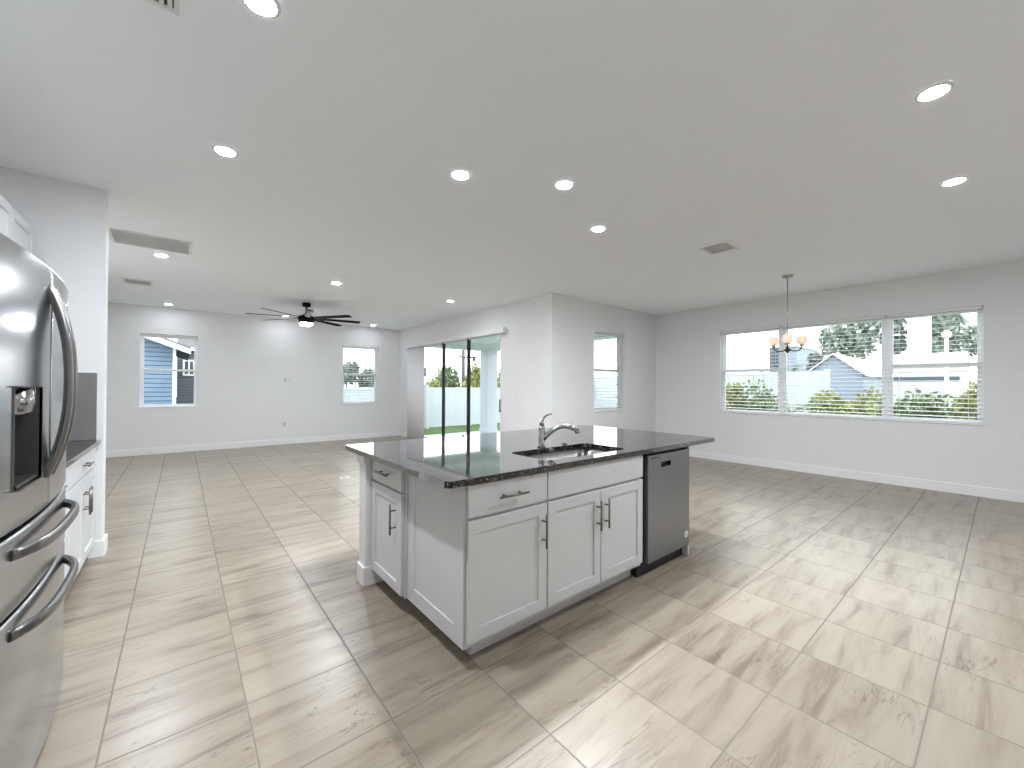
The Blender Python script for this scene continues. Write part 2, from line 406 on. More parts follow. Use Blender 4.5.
def base_run(name, segs, label):
    """segs: (x0, x1, y0, y1) boxes"""
    bm = bmesh.new()
    for sg in segs:
        box(bm, *sg, 0, 0.125, 0.003)
    struct(name, bm, 'trim', label, 'baseboard')
B = 0.016
base_run('baseboard_north', [(XW, XP, YN - B, YN)], 'white baseboard along the far living room wall')
base_run('baseboard_patio', [(XP - B, XP, YK - B, DOOR[0] - 0.02), (XP - B, XP, DOOR[1] + 0.02, YN - B)], 'white baseboard beside the sliding door')
base_run('baseboard_nook', [(XP - B, XE, YK - B, YK)], 'white baseboard below the narrow nook window')
base_run('baseboard_east', [(XE - B, XE, YS, YK - B)], 'white baseboard below the triple window')
base_run('baseboard_west', [(XW, XW + B, YT2, YN - B), (XW, XW + B, YS, 1.6)], 'white baseboard on the left wall')
base_run('baseboard_partition', [(-0.54, XEND + B, YT - B, YT), (XEND, XEND + B, YT, YT2), (XW, XEND + B, YT2, YT2 + B)], 'white baseboard wrapping the end of the partition wall')

# ------------------------------------------------------------------ windows
def window(n, op, xf, label, hung=True, sill=True, v0=0.075, cat='window'):
    a0, a1, z0, z1 = op
    f = 0.034
    root = obj('window_%d' % n, boxes((a0, a0 + f, v0, v0 + 0.07, z0, z1), (a1 - f, a1, v0, v0 + 0.07, z0, z1),
               (a0 + f, a1 - f, v0, v0 + 0.07, z1 - f, z1), (a0 + f, a1 - f, v0, v0 + 0.07, z0, z0 + f), bev=0.003, xf=xf), 'vinyl')
    tag(root, label, cat, kind='structure')
    ia0, ia1, iz0, iz1 = a0 + f, a1 - f, z0 + f, z1 - f
    s = 0.026
    def sash(name, za, zb, va):
        o = obj(name, boxes((ia0, ia0 + s, va, va + 0.028, za, zb), (ia1 - s, ia1, va, va + 0.028, za, zb),
                (ia0 + s, ia1 - s, va, va + 0.028, zb - s, zb), (ia0 + s, ia1 - s, va, va + 0.028, za, za + s), bev=0.002, xf=xf), 'vinyl', root)
        obj('pane', boxes((ia0 + s - 0.004, ia1 - s + 0.004, va + 0.012, va + 0.016, za + s - 0.004, zb - s + 0.004), xf=xf), 'glass', o)
        return o
    if hung:
        zm = 0.5 * (z0 + z1) + 0.02
        lo = sash('lower_sash', iz0, zm + 0.022, v0 + 0.004)
        sash('upper_sash', zm - 0.022, iz1, v0 + 0.036)
        obj('sash_lock', boxes(((ia0 + ia1) / 2 - 0.03, (ia0 + ia1) / 2 + 0.03, v0 - 0.008, v0 + 0.004, zm - 0.008, zm + 0.018), bev=0.003, xf=xf), 'vinyl', lo)
    else:
        sash('fixed_sash', iz0, iz1, v0 + 0.02)
    if sill:
        obj('window_sill', boxes((a0 - 0.0, a1 + 0.0, -0.018, v0, z0 - 0.0, z0 + 0.018), bev=0.003, xf=xf), 'trim', root)
    return root

window(1, W1, xfN, 'left window of the far wall showing a blue house')
window(2, W2, xfN, 'right window of the far wall near the room corner')
window(3, W3, xfK, 'narrow window beside the patio corner on the nook wall')
window(4, (2.36, 3.33, W4[2], W4[3]), xfE, 'left unit of the triple window on the right wall', v0=0.085)
window(5, (1.06, 2.36, W4[2], W4[3]), xfE, 'wide fixed middle unit of the triple window', hung=False, v0=0.085)
window(6, (0.16, 1.06, W4[2], W4[3]), xfE, 'right unit of the triple window on the right wall', v0=0.085)

def blind(op, xf, label, tilt=7.0, pitch=0.058, depth=0.062, v=0.042, z_clear=None):
    a0, a1, z0, z1 = op; a0 += 0.012; a1 -= 0.012
    root = thing('window_blind', label, 'blind', xf((a0 + a1) / 2, v, z1), group='horizontal slat blinds')
    obj('headrail', boxes((a0, a1, v - 0.028, v + 0.028, z1 - 0.032, z1 - 0.002), bev=0.003, xf=xf), 'blind', root)
    bm = bmesh.new(); z = z1 - 0.062; t = math.radians(tilt); n = 0
    zb = z0 + 0.05
    while z > zb:
        dz = 0.5 * depth * math.sin(t); dv = 0.5 * depth * math.cos(t)
        b2 = bmesh.new(); prof = [(-1, -1), (-0.5, -0.35), (0, -0.12), (0.5, -0.35 + 0.35 + 0.35), (1, 1)]
        top = []; bot = []
        for sgn, off in ((1, 0.0012), (-1, -0.0012)):
            for q_ in (-1, -0.4, 0.4, 1):
                crown = 0.003 * (1 - q_ * q_)
                (top if sgn > 0 else bot).append([(aa, v + q_ * dv, z + q_ * dz + crown + off) for aa in (a0 + 0.004, a1 - 0.004)])
        V = [[b2.verts.new(p) for p in row] for row in top + bot[::-1]]
        for i in range(8):
            A, Bv = V[i], V[(i + 1) % 8]
            b2.faces.new((A[0], A[1], Bv[1], Bv[0]))
        b2.faces.new([r_[0] for r_ in V]); b2.faces.new([r_[1] for r_ in V][::-1])
        merge(bm, b2, xf); z -= pitch; n += 1
    obj('slats', bm, 'blind', root)
    obj('bottom_rail', boxes((a0, a1, v - 0.026, v + 0.026, z0 + 0.02, z0 + 0.042), bev=0.004, xf=xf), 'blind', root)
    k = 3 if a1 - a0 > 1.1 else 2
    for i in range(k):
        aa = a0 + 0.12 + (a1 - a0 - 0.24) * i / (k - 1)
        bm = bmesh.new()
        for vv in (v - 0.031, v + 0.031):
            cyl(bm, xf(aa, vv, z0 + 0.03), xf(aa, vv, z1 - 0.03), 0.0013, n=6)
        obj('ladder_cord', bm, 'blind', root)
    bm = bmesh.new(); aa = a0 + 0.06
    cyl(bm, xf(aa, v - 0.036, z1 - 0.62), xf(aa, v - 0.036, z1 - 0.04), 0.003, n=8)
    obj('tilt_wand', bm, 'blind', root)
    return root
blind((2.36, 3.33, W4[2], W4[3]), xfE, 'white slat blind in the left unit of the triple window')
blind((1.06, 2.36, W4[2], W4[3]), xfE, 'widest white slat blind in the middle of the triple window')
blind((0.16, 1.06, W4[2], W4[3]), xfE, 'white slat blind in the right unit of the triple window')
blind(W3, xfK, 'white slat blind in the narrow nook window')
blind(W2, xfN, 'white slat blind in the small window near the far corner', tilt=4)

# ------------------------------------------------------------------ sliding patio door
d0, d1, dz = DOOR[0], DOOR[1], DOOR[3]
door = obj('door_1', boxes((d0, d0 + 0.04, 0.03, 0.14, 0, dz), (d1 - 0.04, d1, 0.03, 0.14, 0, dz), (d0 + 0.04, d1 - 0.04, 0.03, 0.14, dz - 0.04, dz),
           (d0 + 0.04, d1 - 0.04, 0.03, 0.14, 0, 0.03), bev=0.003, xf=xfP), 'vinyl')
tag(door, 'three panel sliding glass patio door to the lanai', 'door', kind='structure')
edges = [d0 + 0.04, 7.161, 8.261, d1 - 0.04]
for i in range(3):
    a0, a1 = edges[i] - (0.03 if i else 0), edges[i + 1] + (0.03 if i < 2 else 0)
    v = 0.045 + 0.03 * i; s = 0.05
    s = 0.05 if i == 0 else 0.055
    st = [(a0, a0 + s, v, v + 0.026, 0.03, dz - 0.04), (a1 - s, a1, v, v + 0.026, 0.03, dz - 0.04)]
    rail = [(a0 + s, a1 - s, v, v + 0.026, dz - 0.075, dz - 0.04), (a0 + s, a1 - s, v, v + 0.026, 0.03, 0.09)]
    p = obj('sliding_panel', boxes(*rail, bev=0.002, xf=xfP), 'vinyl', door)
    for (j, bx) in enumerate(st):
        inner = (i == 0 and j == 1) or i == 1 or (i == 2 and j == 0)
        obj('stile', boxes(bx, bev=0.002, xf=xfP), 'bronze' if inner else 'vinyl', p)
    obj('pane', boxes((a0 + s - 0.005, a1 - s + 0.005, v + 0.011, v + 0.016, 0.085, dz - 0.07), xf=xfP), 'glass', p)
    if i == 0:
        bm = boxes((a0 + 0.012, a0 + 0.04, v - 0.035, v - 0.022, 0.86, 1.10), (a0 + 0.016, a0 + 0.036, v - 0.024, v, 0.87, 0.895), (a0 + 0.016, a0 + 0.036, v - 0.024, v, 1.065, 1.09), bev=0.004, xf=xfP)
        obj('handle', bm, 'steel_handle', p)

vb = thing('vertical_blind', 'grey vertical blind stacked open at the left of the patio door', 'blind', (XP - 0.05, 9.4, 2.4))
obj('valance', boxes((5.78, 9.86, -0.10, -0.088, 2.325, 2.425), (5.78, 5.795, -0.088, -0.002, 2.325, 2.425), (9.845, 9.86, -0.088, -0.002, 2.325, 2.425),
                     (5.795, 9.845, -0.088, -0.002, 2.41, 2.425), bev=0.002, xf=xfP), 'wall', vb)
obj('track', boxes((5.82, 9.82, -0.070, -0.035, 2.37, 2.405), bev=0.002, xf=xfP), 'vinyl', vb)
for i in range(18):
    y = 9.02 + i * 0.046
    bm = bmesh.new()
    pts = []
    for k in range(7):
        t_ = -1 + k / 3.0
        pts.append((-0.043 - 0.026 * t_, y + 0.030 * t_ + 0.006 * (1 - t_ * t_)))
    b2 = bmesh.new()
    F_ = [[b2.verts.new((XP + px, py + th, z)) for (px, py) in pts] for th in (-0.0009, 0.0009) for z in (0.03, 2.372)]
    for k in range(6):
        b2.faces.new((F_[0][k], F_[0][k + 1], F_[1][k + 1], F_[1][k])); b2.faces.new((F_[2][k], F_[3][k], F_[3][k + 1], F_[2][k + 1]))
        b2.faces.new((F_[1][k], F_[1][k + 1], F_[3][k + 1], F_[3][k])); b2.faces.new((F_[0][k], F_[2][k], F_[2][k + 1], F_[0][k + 1]))
    for k in (0, 6): b2.faces.new((F_[0][k], F_[1][k], F_[3][k], F_[2][k]))
    for f in b2.faces: f.smooth = True
    merge(bm, b2)
    obj('vane', bm, 'vane', vb)

# ------------------------------------------------------------------ cabinet helpers (local frame: a along, v = depth behind the face, z up)
def shaker(bm, a0, a1, z0, z1, t=0.02, st=0.06, rec=0.008, xf=None):
    b2 = bmesh.new()
    def ring(a, b, c, d, v): return [b2.verts.new(p) for p in ((a, v, c), (b, v, c), (b, v, d), (a, v, d))]
    O = ring(a0, a1, z0, z1, 0.0015); O2 = ring(a0 + 0.0015, a1 - 0.0015, z0 + 0.0015, z1 - 0.0015, 0)
    I = ring(a0 + st, a1 - st, z0 + st, z1 - st, 0); J = ring(a0 + st + 0.002, a1 - st - 0.002, z0 + st + 0.002, z1 - st - 0.002, rec)
    K = ring(a0, a1, z0, z1, t)
    for A, C in ((O, O2), (O2, I), (I, J), (K, O)):
        for i in range(4): b2.faces.new((A[i], A[(i + 1) % 4], C[(i + 1) % 4], C[i]))
    b2.faces.new(J); b2.faces.new(K[::-1])
    merge(bm, b2, xf)
def pull(a, z, ln, xf, vertical):
    bm = bmesh.new(); r = 0.006; off = -0.034
    if vertical:
        cyl(bm, xf(a, off, z - ln / 2), xf(a, off, z + ln / 2), r, n=14)
        for s_ in (-1, 1): cyl(bm, xf(a, off, z + s_ * ln * 0.28), xf(a, 0, z + s_ * ln * 0.28), 0.005, n=12)
    else:
        cyl(bm, xf(a - ln / 2, off, z), xf(a + ln / 2, off, z), r, n=14)
        for s_ in (-1, 1): cyl(bm, xf(a + s_ * ln * 0.28, off, z), xf(a + s_ * ln * 0.28, 0, z), 0.005, n=12)
    return bm
def door_part(root, a0, a1, z0, z1, xf, ha=None, hz=0.553, ln=0.18):
    bm = bmesh.new(); shaker(bm, a0, a1, z0, z1, xf=xf)
    o = obj('door', bm, 'cabinet', root)
    if ha is not None: obj('handle', pull(ha, hz, ln, xf, True), 'bar', o)
    return o
def drawer_part(root, a0, a1, z0, z1, xf, ha=None, ln=0.18, name='drawer'):
    o = obj(name, boxes((a0, a1, 0, 0.02, z0, z1), bev=0.0018, xf=xf), 'cabinet', root)
    if ha is not None: obj('handle', pull(ha, (z0 + z1) / 2, ln, xf, False), 'bar', o)
    return o
def carcass(root, a0, a1, depth, xf, z0=0.10, z1=0.872, kick_in=0.0, kv=0.10):
    """face at v=0.022; toe kick recessed"""
    t = 0.018
    bm = boxes((a0, a0 + t, 0.042, depth, z0, z1), (a1 - t, a1, 0.042, depth, z0, z1), (a0 + t, a1 - t, depth - 0.01, depth, z0, z1),
               (a0 + t, a1 - t, 0.042, depth - 0.01, z0, z0 + t), xf=xf)
    # face frame
    for bx in ((a0, a0 + 0.03, 0.022, 0.042, z0, z1), (a1 - 0.03, a1, 0.022, 0.042, z0, z1), (a0 + 0.03, a1 - 0.03, 0.022, 0.042, z0, z0 + 0.035),
               (a0 + 0.03, a1 - 0.03, 0.022, 0.042, z1 - 0.03, z1), (a0 + 0.03, a1 - 0.03, 0.022, 0.042, 0.69, 0.72)):
        box(bm, *bx, xf=xf)
    obj('carcass', bm, 'cabinet', root)
    obj('toe_kick', boxes((a0 + kick_in, a1, kv, kv + 0.015, 0.0, z0), xf=xf), 'cabinet', root)

# ------------------------------------------------------------------ island
YF = 1.585                                         # front face of doors
xfI = lambda a, v, z: (a, YF + v, z)               # front faces look to -Y
XL = 0.995                                         # face of the side cabinet (looks to -X)
xfL = lambda a, v, z: (XL + v, a, z)
PZ = 0.876

c1 = thing('island_cabinet', 'white island cabinet with one drawer above one door at the near corner', 'cabinet', (1.3, 1.9, 0))
carcass(c1, 1.041, 1.556, 0.60, xfI, kick_in=0.082)
obj('side_kick', boxes((1.123, 1.138, 1.70, 2.185, 0, 0.10)), 'cabinet', c1)
drawer_part(c1, 1.043, 1.552, 0.716, 0.868, xfI, 1.297)
door_part(c1, 1.043, 1.552, 0.128, 0.700, xfI, 1.518, 0.56)
# left end panel of that cabinet: framed face looking to -X
bm = bmesh.new(); shaker(bm, 1.607, 2.205, 0.100, PZ, t=0.012, st=0.085, rec=0.006, xf=lambda a, v, z: (1.028 + v, a, z))
obj('end_panel', bm, 'cabinet', c1)

c2 = thing('sink_cabinet', 'white two door island cabinet under the sink', 'cabinet', (2.0, 1.9, 0))
carcass(c2, 1.557, 2.478, 0.60, xfI)
drawer_part(c2, 1.562, 2.472, 0.716, 0.868, xfI, None, name='false_drawer_front')
door_part(c2, 1.562, 2.0145, 0.128, 0.700, xfI, 1.978, 0.553)
door_part(c2, 2.0195, 2.472, 0.128, 0.700, xfI, 2.056, 0.553)

c3 = thing('side_cabinet', 'white island side cabinet with small drawer and door facing left', 'cabinet', (1.2, 2.45, 0))
carcass(c3, 2.206, 2.69, 0.60, xfL, kv=0.125)
drawer_part(c3, 2.222, 2.686, 0.716, 0.868, xfL, 2.45)
door_part(c3, 2.222, 2.686, 0.115, 0.700, xfL, 2.300, 0.545)

# dishwasher
dw = thing('dishwasher', 'stainless steel dishwasher at the right end of the island', 'dishwasher', (2.82, 1.9, 0))
obj('tub', boxes((2.495, 3.115, 0.03, 0.58, 0.10, 0.862), xf=xfI, bev=0.004), 'black', dw)
# door: panel with a pocket handle cut
bm = bmesh.new(); b2 = bmesh.new()
ax = [2.532, 2.70, 2.832, 3.112]; az = [0.100, 0.756, 0.792, 0.852]
g = [[b2.verts.new((a, -0.004, z)) for z in az] for a in ax]
for i in range(3):
    for j in range(3):
        if (i, j) != (1, 1): b2.faces.new((g[i][j], g[i + 1][j], g[i + 1][j + 1], g[i][j + 1]))
rim = [(i, 0) for i in range(4)] + [(3, 1), (3, 2)] + [(i, 3) for i in (3, 2, 1, 0)] + [(0, 2), (0, 1)]
gb = {k: b2.verts.new((ax[k[0]], 0.028, az[k[1]])) for k in rim}
for k in range(len(rim)):
    A, C = rim[k], rim[(k + 1) % len(rim)]
    b2.faces.new((g[A[0]][A[1]], g[C[0]][C[1]], gb[C], gb[A]))
b2.faces.new([gb[k] for k in rim])
merge(bm, b2, xfI)
dwd = obj('door', bm, 'steel_dw', dw)
bm = bmesh.new(); b2 = bmesh.new()
A = [b2.verts.new(p) for p in ((2.70, -0.004, 0.756), (2.832, -0.004, 0.756), (2.832, -0.004, 0.792), (2.70, -0.004, 0.792))]
C = [b2.verts.new(p) for p in ((2.70, 0.02, 0.756), (2.832, 0.02, 0.756), (2.832, 0.02, 0.792), (2.70, 0.02, 0.792))]
for i in range(4): b2.faces.new((A[i], A[(i + 1) % 4], C[(i + 1) % 4], C[i]))
b2.faces.new(C); merge(bm, b2, xfI)
obj('pocket_handle', bm, 'black', dwd)
bm = bmesh.new()
for k in range(7):
    box(bm, 2.565 + k * 0.017, 2.578 + k * 0.017, -0.0048, -0.0035, 0.826, 0.836, xf=xfI)
obj('badge', bm, 'disp_dark', dwd)
bm = bmesh.new(); cyl(bm, xfI(3.066, -0.0055, 0.19), xfI(3.066, -0.003, 0.19), 0.026, n=28)
st_ = obj('round_sticker', bm, 'sticker', dwd)
bm = bmesh.new()
for k in range(14):
    a_, b_ = 2 * PI * k / 14, 2 * PI * (k + 1) / 14
    cyl(bm, xfI(3.066 + 0.011 * math.cos(a_), -0.0058, 0.19 + 0.013 * math.sin(a_)), xfI(3.066 + 0.011 * math.cos(b_), -0.0058, 0.19 + 0.013 * math.sin(b_)), 0.0022, n=6)
obj('sticker_ring', bm, 'slot', dwd)
obj('toe_kick', boxes((2.482, 3.115, 0.055, 0.07, 0.0, 0.10), xf=xfI), 'black', dw)
for a in (2.56, 3.08):
    bm = bmesh.new(); cyl(bm, xfI(a, 0.09, 0.0), xfI(a, 0.09, 0.10), 0.016, n=14); obj('leveling_leg', bm, 'black', dw)

ep = obj('end_panel_board', boxes((3.122, 3.140, 0.012, 0.61, 0.0, PZ), bev=0.001, xf=xfI), 'cabinet')
tag(ep, 'narrow white upright board closing the island beside the dishwasher', 'panel')

# knee wall behind the cabinets, with baseboard and a small cap block
kw = struct('wall_island', boxes((0.962, 3.14, 2.712, 2.825, 0, PZ - 0.001)), 'wall', 'low white knee wall carrying the island counter', 'wall')
obj('cap_trim', boxes((0.945, 1.06, 2.698, 2.84, 0.815, PZ - 0.001), bev=0.003), 'trim', kw)
obj('baseboard', boxes((0.946, 3.14, 2.697, 2.712, 0, 0.125), (0.946, 0.962, 2.712, 2.841, 0, 0.125), (0.946, 3.14, 2.825, 2.841, 0, 0.125), bev=0.003), 'trim', kw)

# countertop with a sink cut-out
def rounded(x0, x1, y0, y1, r, n=6):
    out = []
    for cx, cy, s in ((x1 - r, y1 - r, 0), (x0 + r, y1 - r, 1), (x0 + r, y0 + r, 2), (x1 - r, y0 + r, 3)):
        for k in range(n + 1):
            a = (s + k / n) * PI / 2; out.append((cx + r * math.cos(a), cy + r * math.sin(a)))
    return out
SX0, SX1, SY0, SY1 = 1.635, 2.395, 1.655, 2.03
CX0, CX1, CY0, CY1 = 0.917, 3.545, 1.565, 3.03
def slab(outer, holes, z0, z1):
    bm = bmesh.new(); loops = []
    for lp in [outer] + holes:
        vs = [bm.verts.new((x, y, z1)) for x, y in lp]
        loops.append(vs)
        for i in range(len(vs)): bm.edges.new((vs[i], vs[(i + 1) % len(vs)]))
    bmesh.ops.triangle_fill(bm, edges=bm.edges[:], use_beauty=True)
    top = bm.faces[:]
    ext = bmesh.ops.extrude_face_region(bm, geom=top)
    for v in [e for e in ext['geom'] if isinstance(e, bmesh.types.BMVert)]: v.co.z = z0
    return bm
ct = obj('island_countertop', slab(rounded(CX0, CX1, CY0, CY1, 0.035), [rounded(SX0, SX1, SY0, SY1, 0.06)], PZ, 0.908), 'granite')
tag(ct, 'polished black speckled granite countertop on the island', 'countertop')
bv = ct.modifiers.new('edge', 'BEVEL'); bv.width = 0.004; bv.segments = 2; bv.limit_method = 'ANGLE'; bv.angle_limit = math.radians(60)

# sink bowl
sk = thing('sink', 'stainless undermount sink set into the island granite', 'sink', (2.02, 1.85, 0.70))
bm = bmesh.new()
def loop_at(ins, z, r): return [(x, y, z) for x, y in rounded(SX0 - 0.006 + ins, SX1 + 0.006 - ins, SY0 - 0.006 + ins, SY1 + 0.006 - ins, r)]
lv = [loop_at(-0.02, PZ - 0.002, 0.07), loop_at(0, PZ - 0.002, 0.062), loop_at(0.004, 0.74, 0.058), loop_at(0.012, 0.712, 0.055), loop_at(0.03, 0.70, 0.05), loop_at(0.12, 0.697, 0.04)]
prev = None
for lp in lv:
    cur = [bm.verts.new(p) for p in lp]
    if prev:
        for i in range(len(cur)):
            f = bm.faces.new((prev[i], prev[(i + 1) % len(cur)], cur[(i + 1) % len(cur)], cur[i])); f.smooth = True
    prev = cur
bm.faces.new(prev)
bowl = obj('bowl', bm, 'steel_sink', sk)
so = bowl.modifiers.new('thick', 'SOLIDIFY'); so.thickness = 0.0015; so.offset = -1
bm = bmesh.new(); lathe(bm, (2.02, 1.86, 0.697), [(0.0, 0.001), (0.02, 0.0012), (0.024, 0.004), (0.042, 0.005), (0.046, 0.001), (0.046, 0.0)], 28)
obj('drain', bm, 'chrome', sk)

# faucet
FX, FY = 1.985, 2.085
fa = thing('faucet', 'chrome single lever kitchen faucet behind the island sink', 'faucet', (FX, FY, 0.908))
bm = bmesh.new(); lathe(bm, (FX, FY, 0.908), [(0.0, 0), (0.031, 0), (0.031, 0.006), (0.026, 0.012), (0.0235, 0.03), (0.0235, 0.105), (0.022, 0.135), (0.0205, 0.150), (0.0, 0.150)], 28)
obj('body', bm, 'chrome', fa)
sdir = Vector((0.70, -0.71, 0)).normalized()
def fp(s, z): return Vector((FX, FY, z)) + sdir * s
pts = [fp(0.0, 0.955), fp(0.03, 0.985), fp(0.065, 1.018), (fp(0.105, 1.044)), fp(0.145, 1.056), fp(0.185, 1.054), fp(0.215, 1.046)]
bm = bmesh.new(); sweep(bm, pts, sdir.cross(Vector((0, 0, 1))), 0.0165, 0.0165, 16, scales=[1.2, 1.15, 1.05, 1, 1, 1, 1])
obj('spout', bm, 'chrome', fa)
bm = bmesh.new(); cyl(bm, fp(0.208, 1.049), fp(0.248, 1.036), 0.0185, 0.0205, 20); cyl(bm, fp(0.244, 1.040), fp(0.252, 1.008), 0.0185, 0.0165, 20)
obj('spray_head', bm, 'chrome', fa)
pts = [fp(0.0, 1.056), fp(-0.002, 1.085), fp(0.010, 1.112), fp(0.034, 1.133), fp(0.072, 1.146)]
bm = bmesh.new(); sweep(bm, pts, sdir.cross(Vector((0, 0, 1))), 0.014, 0.012, 12, scales=[1.5, 1.25, 0.8, 0.6, 0.45])
obj('lever', bm, 'chrome', fa)
bm = bmesh.new(); lathe(bm, (2.22, 2.085, 0.908), [(0, 0), (0.022, 0), (0.022, 0.004), (0.016, 0.008), (0, 0.009)], 24)
tag(obj('hole_cover', bm, 'chrome'), 'small round chrome hole cover on the granite behind the sink', 'hole cover')

# ------------------------------------------------------------------ refrigerator
fr = thing('refrigerator', 'large stainless french door refrigerator at the left edge', 'refrigerator', (-0.75, 2.175, 0))
FY0, FY1, FC = 1.722, 2.632, 2.177
obj('body', boxes((-1.10, -0.468, FY0 + 0.005, FY1 - 0.005, 0.03, 1.745), bev=0.004), 'fridge_side', fr)
for y in (FY0 + 0.08, FY1 - 0.08):
    for x in (-1.02, -0.55):
        bm = bmesh.new(); cyl(bm, (x, y, 0), (x, y, 0.035), 0.02, n=14); obj('foot', bm, 'black', fr)
obj('kick_grille', boxes((-0.50, -0.462, FY0 + 0.02, FY1 - 0.02, 0.012, 0.05), bev=0.003), 'black', fr)
for ya in (FY0 + 0.01, FY1 - 0.075):
    obj('hinge_cover', boxes((-0.62, -0.475, ya, ya + 0.065, 1.745, 1.782), bev=0.006), 'fridge_side', fr)
def front_x(y):
    s = (y - FC) / 0.455
    return -0.388 + 0.026 * (1 - s * s)
def fr_panel(y0, y1, z0, z1, hole=None):
    ys = [y0, y0 + 0.002, y0 + 0.006, y0 + 0.013] + [y0 + (y1 - y0) * k / 18 for k in range(1, 18)] + [y1 - 0.013, y1 - 0.006, y1 - 0.002, y1]
    zs = [z0, z0 + 0.003, z0 + 0.009, z1 - 0.009, z1 - 0.003, z1]
    if hole:
        ys = sorted(set([y for y in ys if min(abs(y - hole[0]), abs(y - hole[1])) > 0.008] + [hole[0], hole[1]])); zs = sorted(zs + [hole[2], hole[3]])
    def X(y, z):
        e = min(y - y0, y1 - y, ); ez = min(z - z0, z1 - z)
        r = 0.013; d = 0
        if e < r: d = max(d, r - math.sqrt(max(0, r * r - (r - e) ** 2)))
        if ez < 0.009: d = max(d, 0.009 - math.sqrt(max(0, 0.009 ** 2 - (0.009 - ez) ** 2)))
        return front_x(y) - d
    bm = bmesh.new()
    g = [[bm.verts.new((X(y, z), y, z)) for z in zs] for y in ys]
    for i in range(len(ys) - 1):
        for j in range(len(zs) - 1):
            if hole and hole[0] - 1e-6 <= ys[i] and ys[i + 1] <= hole[1] + 1e-6 and hole[2] - 1e-6 <= zs[j] and zs[j + 1] <= hole[3] + 1e-6: continue
            f = bm.faces.new((g[i][j], g[i + 1][j], g[i + 1][j + 1], g[i][j + 1])); f.smooth = True
    n, m_ = len(ys), len(zs)
    rim = [(i, 0) for i in range(n)] + [(n - 1, j) for j in range(1, m_)] + [(i, m_ - 1) for i in range(n - 2, -1, -1)] + [(0, j) for j in range(m_ - 2, 0, -1)]
    bk = [bm.verts.new((-0.462, ys[i], zs[j])) for i, j in rim]
    for k in range(len(rim)):
        a, b = rim[k], rim[(k + 1) % len(rim)]
        bm.faces.new((g[a[0]][a[1]], g[b[0]][b[1]], bk[(k + 1) % len(rim)], bk[k]))
    bm.faces.new(bk)
    if hole:
        for f in bm.faces[:]:
            pass
    return bm
def bow(y_or_pts):
    bm = bmesh.new(); return bm
HO = (1.835, 2.065, 1.02, 1.322)
ld = obj('door', fr_panel(FY0, FC - 0.003, 0.900, 1.752, HO), 'steel', fr)
# dispenser recess lined in dark plastic
bm = bmesh.new()
ring = []
for dx in (0.003, -0.062):
    ring.append([bm.verts.new((front_x(y) + 0.002 if dx > 0 else -0.452, y + (0 if dx > 0 else 0), z)) for y, z in ((HO[0], HO[2]), (HO[1], HO[2]), (HO[1], HO[3]), (HO[0], HO[3]))])
for i in range(4): bm.faces.new((ring[0][i], ring[0][(i + 1) % 4], ring[1][(i + 1) % 4], ring[1][i]))
bm.faces.new(ring[1])
obj('dispenser_recess', bm, 'disp_dark', ld)
t_ = 0.004
bm = bmesh.new()
for (a, b, c, d) in ((HO[0] - t_, HO[0], HO[2] - t_, HO[3] + t_), (HO[1], HO[1] + t_, HO[2] - t_, HO[3] + t_), (HO[0], HO[1], HO[3], HO[3] + t_), (HO[0], HO[1], HO[2] - t_, HO[2])):
    xm = max(front_x(a), front_x(b)); box(bm, min(front_x(a), front_x(b)) - 0.004, xm + 0.003, a, b, c, d)
obj('dispenser_trim', bm, 'steel_handle', ld)
bm = bmesh.new(); lathe(bm, (-0.410, 1.975, 1.245), [(0, -0.012), (0.030, -0.012), (0.044, 0.0), (0.050, 0.03), (0.050, 0.074), (0, 0.076)], 28)
for v in bm.verts: v.co.y = 1.975 + (v.co.y - 1.975) * 1.35
obj('dispenser_nozzle', bm, 'chrome', ld)
obj('drip_tray', boxes((-0.448, front_x(1.96) - 0.002, HO[0] + 0.004, HO[1] - 0.004, HO[2] + 0.001, HO[2] + 0.012), bev=0.002), 'black', ld)
rd = obj('door', fr_panel(FC + 0.003, FY1, 0.900, 1.752), 'steel', fr)
up = obj('freezer_drawer', fr_panel(FY0, FY1, 0.660, 0.886), 'steel', fr)
lo = obj('freezer_drawer', fr_panel(FY0, FY1, 0.055, 0.646), 'steel', fr)
def vhandle(y, par):
    z0, z1 = 1.008, 1.68; pts = []
    for k in range(25):
        s = -1 + 2 * k / 24
        pts.append((front_x(y) - 0.004 + 0.054 * (1 - abs(s) ** 2.3), y, 0.5 * (z0 + z1) + 0.5 * (z1 - z0) * s))
    bm = bmesh.new(); sweep(bm, pts, (0, 1, 0), 0.0165, 0.012, 14, power=3.2)
    obj('handle', bm, 'steel_handle', par)
vhandle(FC - 0.036, ld); vhandle(FC + 0.036, rd)
def hhandle(z, par):
    y0, y1 = 1.835, 2.525; pts = []
    for k in range(31):
        s = -1 + 2 * k / 30; y = 0.5 * (y0 + y1) + 0.5 * (y1 - y0) * s
        pts.append((front_x(y) - 0.004 + 0.050 * (1 - abs(s) ** 5), y, z))
    bm = bmesh.new(); sweep(bm, pts, (0, 0, 1), 0.0165, 0.012, 14, power=3.2)
    obj('handle', bm, 'steel_handle', par)
hhandle(0.832, up); hhandle(0.598, lo)

